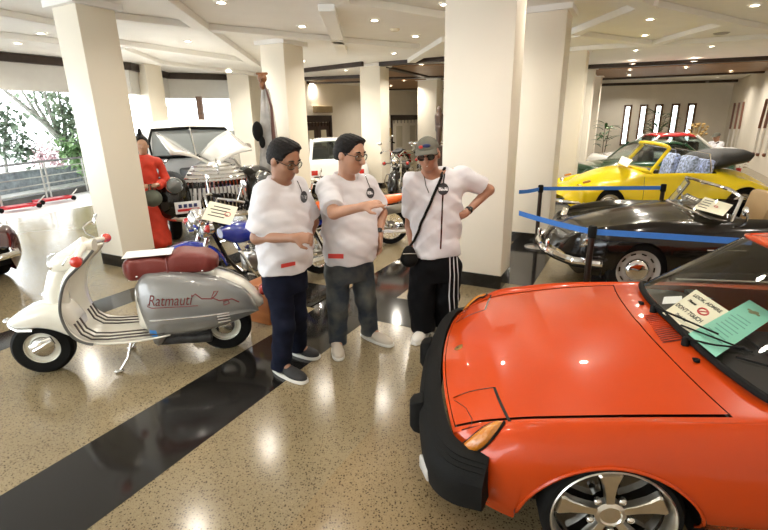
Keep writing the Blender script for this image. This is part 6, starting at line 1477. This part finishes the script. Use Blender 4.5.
MB().tube([(lean+.04, -.05, zt-.1), (lean+.13, -.10, 2.0), (.16, -.14, 1.4), (.14, -.16, 1.0)], [.012, .02, .035, .05], 8).build('brown_sash', mat('dark_brown_cloth', (.10, .04, .03), .7), t)
# dark carved figure further back by the middle columns
q = at(438.5, 106, 9.6); bq = at(438.5, 150, 9.6); t = thing('carved_statue', 'slender dark carved figure on a plinth beside the big cream column', 'statue', (bq.x, 9.6, 0)); zt = q.z; z0 = 1.25
MB().box((0, 0, z0/2), (.34, .34, z0)).build('plinth', M_dark, t, bevel=.01)
F = Field((-.3, -.3, z0-.02), (.3, .3, zt+.05), .009); hh = zt-z0
for sd in (-1, 1): F.cap((0, sd*.04, z0), (0, sd*.05, z0+hh*.45), .04, .05, .02); F.cap((0, sd*.09, z0+hh*.74), (.03, sd*.11, z0+hh*.5), .028, .022, .02)
F.cap((0, 0, z0+hh*.42), (0, 0, z0+hh*.74), .07, .085, .03); F.cap((0, 0, z0+hh*.74), (0, 0, z0+hh*.84), .03, .03, .02); F.ell((0, 0, z0+hh*.88), np.eye(3), (.055, .05, .07), .01); F.cap((0, 0, z0+hh*.92), (0, 0, zt), .03, .012, .02); F.cutplane((0, 0, z0), (0, 0, -1))
field_obj(F, 'figure', mat('dark_carved_wood', (.05, .025, .015), .45, noise=.3), t, (0, 0, 0), 1)
# ================================================================== outside, beyond the open front
M_pave = mat('pale_paving', (.78, .78, .77), .6, noise=.06, nscale=4)
o = MB().add([(-60, -30, -.02), (10, -30, -.02), (10, 60, -.02), (-60, 60, -.02)], [(0, 1, 2, 3)]).build('outdoor_paving', M_pave, smooth=False); struct(o)
def rail_run(label, P0, P1, n, hgt):
    t = thing('railing', label, 'railing', (P0.x, P0.y, 0)); d = P1-P0; d.z = 0
    for k in range(n+1):
        p = d*(k/n); nn = d.normalized()
        for s_ in (-.07, .07): MB().box((p.x+nn.x*s_, p.y+nn.y*s_, hgt/2), (.05, .012, hgt), rotz(math.atan2(d.y, d.x))).build('post', M_steel, t, smooth=False)
    MB().tube([Vector((0, 0, hgt))-d.normalized()*.2, d+Vector((0, 0, hgt))+d.normalized()*.2], .028, 10).build('top_rail', mat('grey_rail_paint', (.22, .22, .23), .4), t)
    for f in (.22, .42, .62, .82): MB().tube([Vector((0, 0, hgt*f)), d+Vector((0, 0, hgt*f))], .014, 8).build('bar', M_steel, t)
    return t
ra, rb = onz(-62, 206, 0), onz(84, 195, 0)
ra = Vector((-8.75, 9.0, 0)); rb = Vector((-8.25, 13.2, 0))
rail_run('grey metal railing outside the open front, left of the near column', ra, rb, 3, .92)
kb = MB().box((0, 0, .06), (.35, 6, .16)).build('kerb_strip', mat('dark_kerb', (.10, .10, .10), .7, noise=.2), smooth=False); kb.location = (-8.75, 11.2, 0); kb.rotation_euler = (0, 0, -.119); struct(kb)
lw = MB().box((0, 0, .25), (.25, 9, .55)).build('garden_wall', mat('blue_grey_stone', (.30, .34, .38), .7, noise=.35, nscale=7, bump=.5, bscale=12), smooth=False); lw.location = (-10.6, 12.0, 0); lw.rotation_euler = (0, 0, -.119); struct(lw)
# planter bowl
q = onz(6, 200, 0); q = Vector((-10.0, 11.2, 0)); t = thing('planter', 'large dark round planter outside behind the railing', 'planter', tuple(q)); MB().lathe([(0, 0), (.30, 0), (.50, .35), (.52, .60), (.46, .72), (.42, .72), (.45, .58), (0, .55)], (0, 0, 0)).build('bowl', mat('dark_planter', (.05, .045, .045), .5, noise=.2), t)
mb = MB(); r = random.Random(3)
for k in range(60): a = r.random()*6.28; leaf(mb, (.2*math.cos(a), .2*math.sin(a), .66), (math.cos(a), math.sin(a), r.uniform(.3, 1.4)), r.uniform(.35, .7), .09, .9)
mb.build('foliage', M_leaf, t)
# low red trolleys on black castors
M_trol = mat('red_trolley_paint', (.50, .02, .03), .35)
def trolley(label, x, y, rz):
    t = thing('trolley', label, 'trolley', (x, y, 0), rz, 'low red trolleys outside', .8); MB().box((0, .17, .10), (1.0, .06, .06)).box((0, -.17, .10), (1.0, .06, .06)).box((.48, 0, .10), (.06, .4, .06)).box((-.48, 0, .10), (.06, .4, .06)).box((0, 0, .115), (.5, .36, .03)).build('frame', M_trol, t, smooth=False)
    MB().tube([(.5, 0, .12), (.72, 0, .30)], .018).build('handle', M_steel, t)
    for sx in (-.45, .45):
        for sy in (-.2, .2): MB().cyl((sx, sy-.03, .07), (sx, sy+.03, .07), .065).build('castor', M_matte, t)
q = onz(18, 210, 0); trolley('low red trolley lying nearest on the paving outside', q.x, q.y, 1.0)
q = onz(55, 202, 0); trolley('low red trolley further back on the paving outside', q.x, q.y, 1.1)
# trees beyond the railing
def tree(label, x, y, trunks, clusters, mleaf, seed, size=(.14, .30)):
    """trunks: lists of (point, radius); clusters: (centre, spread, leaf count), all in place coordinates"""
    o = Vector((x, y, 0)); t = thing('tree', label, 'tree', o); r = random.Random(seed); tr = MB()
    for path in trunks: tr.tube([Vector(p)-o for p, _ in path], [q for _, q in path], 8)
    tr.build('trunk', mat('grey_bark', (.34, .33, .29), .8, noise=.3), t); mb = MB()
    for c, sp_, n in clusters:
        for k in range(n):
            q = Vector(c)-o+Vector((r.gauss(0, sp_), r.gauss(0, sp_*.6), r.gauss(0, sp_*.8))); d = Vector((r.gauss(0, 1), r.gauss(0, 1), r.gauss(.1, .6))); leaf(mb, q, d, r.uniform(*size), size[1]*.42, .5, 3)
    mb.build('foliage', mleaf, t); return t
M_leaf2 = mat('pale_grey_green_leaf', (.34, .42, .30), .6, noise=.4, nscale=6); M_bloom = mat('pale_pink_bloom', (.72, .52, .54), .6, noise=.3)
AT = lambda px, py, Y: Vector(at(px, py, Y))
def gnd(v): return Vector((v.x, v.y, 0))
tb = AT(84, 160, 15.6)
tree('leaning pale branched tree outside, crossing the opening left of the near column', tb.x, tb.y,
     [[(gnd(tb), .13), (AT(70, 149, 15.6), .12), (AT(46, 124, 15.4), .10), (AT(24, 106, 15.2), .07), (AT(4, 90, 15), .05)], [(AT(62, 140, 15.6), .08), (AT(52, 118, 15.6), .06), (AT(44, 92, 15.6), .04)], [(AT(66, 145, 15.6), .08), (AT(64, 122, 15.8), .05), (AT(58, 92, 16), .03)],
      [(AT(40, 119, 15.4), .06), (AT(26, 97, 15.6), .035), (AT(20, 88, 15.6), .03)], [(AT(52, 130, 15.5), .06), (AT(36, 104, 15.8), .04), (AT(33, 88, 15.9), .03)]],
     [(AT(68, 116, 15.8), .42, 260), (AT(74, 136, 15.6), .36, 240), (AT(50, 96, 16), .45, 90), (AT(30, 94, 16), .4, 60), (AT(86, 120, 16), .5, 300)], M_leaf2, 11)
tb = AT(4, 170, 13.6)
tree('loose leafed shrub outside at the left edge of the picture', tb.x, tb.y, [[(gnd(tb), .05), (AT(4, 150, 13.6), .04), (AT(8, 110, 13.6), .02)], [(AT(3, 150, 13.6), .03), (AT(20, 150, 13.6), .015)]], [(AT(4, 118, 13.6), .26, 180), (AT(6, 140, 13.6), .28, 200), (AT(20, 152, 13.6), .22, 130)], mat('dusky_green_leaf', (.26, .33, .24), .6, noise=.4), 12, (.12, .26))
tb = AT(84, 175, 14.2)
tree('bushy bright green shrub outside against the near left column', tb.x, tb.y, [[(gnd(tb), .05), (AT(80, 150, 14.2), .04), (AT(76, 142, 14.2), .02)]], [(AT(76, 150, 14.2), .22, 220), (AT(84, 156, 14.2), .25, 220)], mat('bright_green_leaf', (.30, .46, .22), .6, noise=.4), 13, (.16, .30))
tb = AT(42, 170, 15.9)
tree('low pink flowering shrub outside behind the railing', tb.x, tb.y, [[(gnd(tb), .04), (AT(42, 160, 15.9), .03), (AT(40, 154, 15.9), .02)]], [(AT(36, 154, 15.9), .22, 150), (AT(48, 158, 15.9), .25, 160), (AT(60, 160, 15.9), .22, 140)], M_bloom, 14, (.10, .2))
